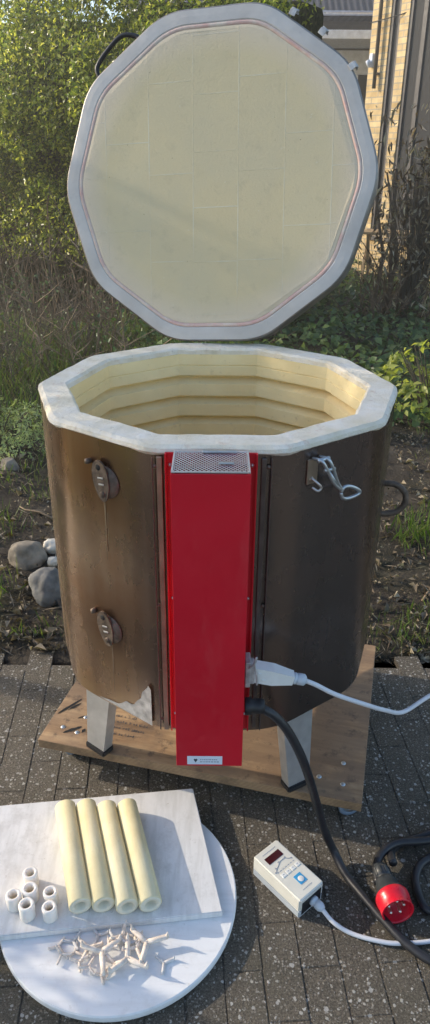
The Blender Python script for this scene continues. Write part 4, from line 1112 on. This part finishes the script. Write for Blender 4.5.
# grey-green bush at the left
def bush(name, loc, n, rx, ry, h, size, mat, label, cat='bush', aspect=.45, group=None, up=.5, stems=18, smat='twig_grey', clump=3.5, gapv=-.15):
    o = empty(name, loc)
    t = rng.random((n * 2, 3)); a = t[:, 0] * 2 * np.pi; r_ = np.sqrt(t[:, 1]); z = t[:, 2] ** .8
    env = np.sqrt(np.clip(1 - (z * .95) ** 2.2, .02, 1))
    P = np.stack([np.cos(a) * r_ * rx * env, np.sin(a) * r_ * ry * env, z * h], 1)
    gp = np.array([fbm(p[0] + loc[0], p[1], p[2], clump / max(rx, .1) * .35) + .5 * fbm(p[0], p[1] + 3, p[2], clump / max(rx, .1)) for p in P])
    P = P[gp > gapv][:n]
    N = rng.normal(size=P.shape) * .7 + P * np.array([1 / rx, 1 / ry, .6 / h]) + np.array([0, -.2, up])
    leaf_object('foliage', P, N, rng.uniform(size * .6, size * 1.3, len(P)), mat, o, aspect)
    q = MB()
    for i in range(stems):
        an = rnd.uniform(0, 2 * math.pi); rr = rnd.uniform(.1, .7); e_ = Vector((math.cos(an) * rx * rr, math.sin(an) * ry * rr, h * rnd.uniform(.6, .95)))
        q.tube([Vector((e_.x * .15, e_.y * .15, -.03)), e_ * .5 + Vector((0, 0, .05 * h)), e_], [.006, .004, .002], 5)
    q.build('stems', M[smat], o); tag(o, label, cat, group); return o
bush('sage_bush', (-1.17, 3.66, .03), 5200, .38, .28, .33, .027, M['sage'], 'low grey-green feathery bush at the left edge beside the kiln', aspect=.28, gapv=.06, clump=5)
bush('sage_bush', (-.72, 4.05, .03), 1200, .13, .12, .30, .028, M['sage'], 'thin pale grey-green plant behind the left shoulder of the kiln', aspect=.26)
bush('bright_shrub', (1.30, 4.2, .03), 900, .42, .36, .46, .058, M['bright'], 'yellow-green leafy shrub at the right beside the kiln rim', aspect=.5, stems=40, gapv=.10, clump=5)
bush('bright_shrub', (.86, 3.9, .02), 240, .16, .16, .22, .045, M['ivy'], 'small dark green plant behind the right shoulder of the kiln', aspect=.5, stems=8)
# withered shrub before the house
wsh = bush('withered_shrub', (1.84, 7.0, .03), 1500, .50, .42, 1.50, .075, M['dead'], 'tall withered brown shrub with shrivelled leaves in front of the brick house', 'shrub', .3, None, -.6, 120, 'twig_grey', 6.5, .16)
P = np.stack([rng.normal(0, .25, 3400), rng.normal(-.1, .2, 3400), .1 + 1.75 * rng.beta(1.2, 1.5, 3400)], 1)
gp = np.array([fbm(p[0] * 1.5, p[1], p[2] * .45, 9) for p in P]); P = P[gp > .08]
Dn = rng.normal(size=P.shape) * .35 + np.array([0, 0, -1.0])
leaf_object('hanging_leaves', P, rng.normal(size=P.shape) + np.array([-.6, -.6, .1]), rng.uniform(.03, .12, len(P)), M['dead'], wsh, .24, .6, Dn)
q = MB()
for i in range(6):
    x = rnd.uniform(-.45, .1); q.tube([(x, rnd.uniform(-.2, .2), -.05), (x + rnd.gauss(0, .05), 0, .6), (x + rnd.gauss(0, .1), 0, 1.3)], [.022, .017, .008], 6)
q.build('trunk', M['bark'], wsh)
bare_shrub('withered_shrub', (1.42, 6.9, .03), 16, 1.15, .45, 'bark', 'thin dark leafless stems between the lid and the withered shrub', None, (.006, .016), 3)
# top left: bare tree behind the hedge, and a green tree right of the hedge behind the lid
tr = empty('bare_tree', (-2.0, 8.4, 0)); q = MB()
q.tube([(0, 0, -.1), (.03, 0, 1.2), (-.02, .02, 2.1)], [.07, .055, .04], 8); q.build('trunk', M['twig_grey'], tr)
q = MB()
for i in range(46):
    d = Vector((rnd.gauss(0, .6), rnd.gauss(0, .4), rnd.uniform(.4, 1.1))); pts = [Vector((0, 0, rnd.uniform(1.3, 2.1)))]; L = rnd.uniform(.9, 1.9)
    for s_ in range(6): d += Vector((rnd.gauss(0, .2), rnd.gauss(0, .2), .04)); pts.append(pts[-1] + d.normalized() * L / 6)
    q.tube(pts, [.016, .013, .010, .008, .006, .004, .002], 5)
    for s_ in range(5):
        p = pts[rnd.randint(1, 5)]; dd = Vector((rnd.gauss(0, .8), rnd.gauss(0, .5), rnd.uniform(.2, 1))).normalized(); q.tube([p, p + dd * .2, p + dd * .38], [.006, .004, .0015], 4)
q.build('crown', M['twig'], tr); tag(tr, 'bare twiggy tree rising behind the hedge at the top left corner', 'tree')
tt = empty('green_tree', (-.02, 9.0, 0)); q = MB()
q.tube([(0, 0, -.1), (.02, 0, 1.0), (0, .02, 2.0)], [.06, .05, .03], 8); q.build('trunk', M['bark'], tt)
P = rng.normal(size=(5200, 3)); P = P / np.linalg.norm(P, axis=1, keepdims=True) * rng.random((5200, 1)) ** .45 * np.array([.5, .5, .78]) + np.array([0, 0, 2.05])
gp = np.array([fbm(*p, 3.2) for p in P]); P = P[gp > -.2]
leaf_object('crown', P, rng.normal(size=P.shape) + np.array([-.3, -.5, .4]), rng.uniform(.05, .09, len(P)), M['hedge'], tt)
tag(tt, 'green bushy tree just showing above the top of the lid', 'tree')

# ground cover (uncountable)
n = 15000; x = rng.uniform(-.6, 4.2, n); y = rng.uniform(4.0, 10.5, n); P = np.stack([x, y, np.zeros(n)], 1)
msk = np.array([fbm(a, b_, 2, 1.2) for a, b_ in P[:, :2]]) > -.38; P = P[msk]; P[:, 2] = soilv(P) + rng.random(len(P)) ** 1.5 * (.10 + .10 * np.array([max(0, fbm(a, b_, 7, 2.2)) for a, b_ in P[:, :2]]) * 3)
tag(leaf_object('ivy_ground_cover', P, rng.normal(size=P.shape) * .45 + np.array([0, -.25, 1]), rng.uniform(.04, .085, len(P)), M['ivy'], None, .8), 'dark green ivy carpeting the ground behind the kiln on the right', 'ground cover', kind='stuff')
def litter(name, n, smin, smax, asp, fold, label, y0=1.94, ysp=4.6):
    P = np.stack([rng.uniform(-3.0, 3.2, n), y0 + ysp * rng.random(n) ** 1.5, np.zeros(n)], 1)
    m_ = ((P[:, 0] < .45) | (P[:, 1] < 4.2)); P = P[m_]
    cl = np.array([fbm(a, b_, 31, 2.6) + .5 * fbm(a, b_, 5, 8) for a, b_ in P[:, :2]]); P = P[cl > -.22 - .3 * rng.random(len(P))]
    P[:, 2] = soilv(P) + rng.random(len(P)) ** 2 * .02 + .002
    tag(leaf_object(name, P, rng.normal(size=P.shape) * .6 + np.array([0, 0, 1]), smin + (smax - smin) * rng.random(len(P)) ** 1.8, M['litter'], None, asp, fold), label, 'leaf litter', kind='stuff')
litter('leaf_litter', 12000, .014, .050, .50, .7, 'brown dead leaves scattered over the soil bed')
litter('dead_stalks', 14000, .02, .085, .075, .3, 'thin dry stalks and leaf stems strewn over the soil')
litter('soil_crumbs', 20000, .005, .016, .85, .8, 'dark crumbs of bark and soil scattered over the bed')
n = 1100; P = np.stack([rng.normal(0, 1.3, n), rng.uniform(.2, 1.97, n), np.zeros(n)], 1); P[:, 2] = .004 
P = P[(np.abs(P[:, 0]) < 2.2) & (P[:, 1] > 1.86)]
def grass_field(name, n, fx, mat, h0, h1, wv, label, lean=.35):
    P = fx(n); P[:, 2] = soilv(P) - .005
    tag(blades(name, P, rng.uniform(h0, h1, len(P)), wv, mat, lean), label, 'grass', kind='stuff')
def f1(n):
    P = np.stack([rng.uniform(-3.2, 3.0, n), 2.0 + rng.random(n) ** 1.2 * 4, np.zeros(n)], 1)
    s_ = np.array([fbm(a, b_, 12, 1.9) + .4 * fbm(a, b_, 2, 6) for a, b_ in P[:, :2]]); return P[s_ > .12]
grass_field('grass', 26000, f1, M['grass'], .03, .085, .055, 'short green grass tufts growing through the leaf litter')
def f2(n):
    P = np.stack([rng.uniform(-3.4, .35, n), rng.uniform(3.9, 6.5, n), np.zeros(n)], 1)
    s_ = np.array([fbm(a, b_, 22, 1.6) for a, b_ in P[:, :2]]); return P[s_ > -.2]
grass_field('dry_grass', 600, f2, M['straw'], .08, .28, .022, 'long dry straw-coloured grass at the foot of the hedge', .5)
grass_field('long_grass', 11000, f2, M['grass'], .06, .26, .03, 'long green grass among the dry stalks behind the kiln', .45)
n = 9000; P = np.stack([rng.uniform(-3.2, .2, n), rng.uniform(4.3, 6.6, n), rng.random(n) ** 1.7 * .55], 1)
gp = np.array([fbm(p[0], p[1], p[2], 3.0) + .5 * fbm(p[0], p[1], p[2], 8) for p in P]); P = P[gp > .05]; P[:, 2] += soilv(P)
tag(leaf_object('undergrowth', P, rng.normal(size=P.shape) + np.array([-.3, -.4, .6]), rng.uniform(.02, .05, len(P)), M['ivy'], None, .5), 'low green undergrowth at the foot of the hedge', 'undergrowth', kind='stuff')
# green tuft by the right side, weeds at the pavement edge
def tuft(x, y, n, h, label, sp=.05, mat='grass'):
    P = np.stack([rng.normal(x, sp, n), rng.normal(y, sp, n), np.zeros(n)], 1); P[:, 2] = soilv(P) - .004
    c = np.array([x, y, soil_z(x, y)]); o = blades('grass_tuft', P - c, rng.uniform(h * .5, h * 1.2, n), .045, M[mat], .5); o.location = c
    tag(o, label, 'grass tuft', 'grass tufts beside the kiln')
tuft(.86, 2.68, 130, .13, 'green grass tuft at the right of the kiln below its handle', .055)
tuft(.66, 2.08, 160, .05, 'low mossy grass patch by the right rear corner of the dolly', .07)
tuft(-.84, 2.28, 90, .08, 'grass tuft at the left below the stones', .06)
tuft(-.98, 2.75, 120, .10, 'grass tuft at the left above the stones', .09)
# fallen twigs
for (x, y, l_, a_, lb) in [(.80, 2.30, .16, 60, 'fallen pale twig on the soil right of the dolly'), (.92, 2.22, .12, 110, 'short fallen twig farthest right on the soil'), (-.92, 2.35, .2, 20, 'long fallen twig on the soil at the left'), (-.80, 2.9, .22, 150, 'fallen twig behind the large grey stone'), (1.9, 5.8, .6, 35, 'pale fallen branch lying in the ivy under the withered shrub')]:
    q = MB(); d = Vector((math.cos(R(a_)), math.sin(R(a_)), .02)); z_ = .014 + .008
    q.tube([-d * l_ / 2, Vector((.01, .006, .006)), d * l_ * .3, d * l_ / 2 + Vector((.01, 0, .004))], [.005, .0045, .004, .002], 6)
    q.tube([d * l_ * .1, d * l_ * .1 + Vector((-d.y, d.x, .15)) * l_ * .25], [.003, .0015], 5)
    o = q.build('fallen_twig', M['twig']); o.location = (x, y, soil_z(x, y) + .008); tag(o, lb, 'twig', 'fallen twigs')
# evergreen added out of view at the left to throw shade over the shelves
sh_ = bush('added_shade_shrub', (-2.35, .72, 0), 5200, .52, .98, 1.45, .075, M['hedge'], 'dense evergreen shrub added out of view to shade the shelves', 'shrub', .55, None, .4, 30, 'bark', 3.0, -.17)

# small evergreen tree also added out of view: its crown shades the kiln rim
et = empty('added_shade_tree', (-3.05, 2.47, 0)); q = MB()
q.tube([(0, 0, -.1), (.03, 0, 1.1), (0, .02, 2.5)], [.05, .04, .02], 8); q.build('trunk', M['bark'], et)
P = rng.normal(size=(4200, 3)); P = P / np.linalg.norm(P, axis=1, keepdims=True) * rng.random((4200, 1)) ** .45 * np.array([.55, .60, .30]) + np.array([0, 0, 2.40])
gp = np.array([fbm(*p, 3.4) for p in P]); P = P[gp > -.16]
leaf_object('crown', P, rng.normal(size=P.shape), rng.uniform(.05, .085, len(P)), M['hedge'], et)
tag(et, 'small evergreen tree added out of view, its high crown shading the kiln rim', 'tree')

# ------------------------------------------------------------------ houses
# near brick house at the right: wall running from a corner toward the viewer
bh = empty('brick_house', (1.76, 10.0, 0), (0, 0, R(-60)))
tag(bh, 'yellow brick house with tall dark windows at the right edge', 'house')
HT = 5.2
def wall_seg(x0, x1, z0=0, z1=HT): 
    plate(wq, x0, x1, 0, .28, z0, z1)
wq = MB()
wall_seg(0, .31); wall_seg(.47, .61); wall_seg(1.78, 3.2); 
plate(wq, .311, .469, .002, .28, 0, .55); plate(wq, .611, 1.779, .002, .28, 0, .55); plate(wq, .311, .469, .002, .28, 3.6, HT); plate(wq, .611, 1.779, .002, .28, 3.6, HT)
plate(wq, .002, .28, .281, 6, 0, HT)
wq.build('wall', M['ybrick'], bh)
for (x0, x1) in ((.311, .469), (.611, 1.779)):
    q = MB(); fw_ = .04; y0_, y1_ = .012, .07
    plate(q, x0, x0 + fw_, y0_, y1_, .551, 3.599); plate(q, x1 - fw_, x1, y0_, y1_, .551, 3.599)
    plate(q, x0 + fw_, x1 - fw_, y0_, y1_, .551, .60); plate(q, x0 + fw_, x1 - fw_, y0_, y1_, 3.55, 3.599)
    if x1 - x0 > .5: plate(q, x0 + .20, x0 + .26, y0_ + .002, y1_ - .002, .60, 3.55); plate(q, x0 + .26, x1 - fw_, y0_ + .004, y1_ - .004, 1.0, 1.05)
    wn = q.build('window', M['frame_dark'], bh)
    q = MB(); plate(q, x0 + fw_, x1 - fw_, .035, .041, .60, 3.55); q.build('pane', M['glass'], wn)
    q = MB(); plate(q, x0 - .01, x1 + .01, -.03, .06, .50, .548, 0, .004); q.build('sill', M['frame_dark'], wn)
q = MB(); q.tube([(.19, -.05, 2.15), (.19, -.05, 5.0)], .022, 10); 
for zz in (2.3, 3.2, 4.2): q.box((.19, -.03, zz), (.06, .05, .02))
q.build('downpipe', M['twig_grey'], bh)
q = MB(); q.box((.075, -.02, 2.44), (.06, .035, .14), None, .008); q.lathe([(.02, 0), (.028, .03), (.026, .07), (0, .08)], 14, Matrix.Translation((.075, -.035, 2.38)) @ Matrix.Rotation(R(40), 4, 'X')); q.build('wall_lamp', M['frame_white'], bh)
q = MB(); q.box((1.5, 3.0, HT + .06), (3.9, 6.6, .12), None, .01); q.box((1.5, -.36, HT - .02), (3.9, .12, .1), None, .01); q.build('roof', M['roof'], bh)
# thin wire across to the house
q = MB(); q.tube(catmull([(1.72, 9.88, 2.80), (1.95, 9.6, 2.83), (2.4, 9.3, 2.93), (3.4, 9.0, 3.15)], 6), .006, 6)
o = q.build('overhead_wire', M['black']); tag(o, 'thin black wire slung past the yellow brick wall', 'wire')
# far house with dark tiled roof
fh = empty('tiled_house', (1.6, 14, 0)); tag(fh, 'house with dark tiled roof, white gutter and veranda behind the lid', 'house')
q = MB(); plate(q, -2.8, 3.2, 0, 5, 0, 3.44); q.build('wall', M['gbrick'], fh)
q = MB(); q.add([(-3.1, -.45, 3.44), (3.5, -.45, 3.44), (3.5, 2.8, 5.6), (-3.1, 2.8, 5.6), (-3.1, 6, 3.46), (3.5, 6, 3.46)], [(0, 1, 2, 3), (3, 2, 5, 4)]); q.add([(-3.1, -.45, 3.36), (3.5, -.45, 3.36), (3.5, -.003, 3.36), (-3.1, -.003, 3.36)], [(0, 1, 2, 3)])
q.build('roof', M['roof'], fh, fix=False)
q = MB(); q.tube([(-3.1, -.50, 3.40), (3.5, -.50, 3.40)], .035, 10); q.build('gutter', M['leg'], fh)
q = MB(); plate(q, -.6, 3.0, -1.5, -1.38, 2.95, 3.06, 0, .006); plate(q, -.6, 3.0, -1.38, -.002, 2.99, 3.03); 
for x in (-.5,): plate(q, x - .05, x + .05, -1.49, -1.39, 0, 2.948)
q.build('veranda', M['frame_white'], fh)
q = MB(); plate(q, -.4, 2.4, -.06, -.003, 2.62, 2.96, 0, .006); plate(q, .62, .70, -.06, -.003, .5, 2.618); plate(q, -.4, -.32, -.06, -.003, .5, 2.618); plate(q, 2.3, 2.38, -.06, -.003, .5, 2.618); plate(q, 1.4, 1.46, -.06, -.003, .5, 2.618)
wn = q.build('window', M['frame_white'], fh)
q = MB(); plate(q, -.32, 2.3, -.03, -.02, .5, 2.618); q.build('pane', M['glass'], wn)
# weathered trestle table by the brick house
tb = empty('garden_table', (2.02, 9.0, .03), (0, 0, R(-20)))
tag(tb, 'small weathered wooden table with crossed legs beside the withered shrub', 'table')
q = MB()
for i in range(4): q.box((0, -.15 + i * .1, .62), (.62, .09, .03), None, .004)
M['oldwood'] = mat_simple('weathered_wood', (.42, .30, .17), .8, 0, .3, 20, .3, 60)
q.build('table_top', M['oldwood'], tb)
for sx_ in (-.26, .26):
    for s_ in (-1, 1):
        q = MB(); q.box((sx_ + .02 * s_, 0, .30), (.03, .05, .70), (s_ * R(28), 0, 0), .003); q.build('leg', M['oldwood'], tb)

# ------------------------------------------------------------------ scattering volume added behind the kiln to imitate lens flare of low sun
k = NT('glare_scatter'); vs_ = k.n('ShaderNodeVolumeScatter'); vs_.inputs['Color'].default_value = (1, .95, .84, 1); vs_.inputs['Density'].default_value = .020; vs_.inputs['Anisotropy'].default_value = .55
k.l(vs_.outputs[0], k.out.inputs['Volume'])
q = MB(); q.box((0, 11.8, 3), (40, 18, 6.4)); hz = q.build('glare_veil', k.m); tag(hz, kind='structure')
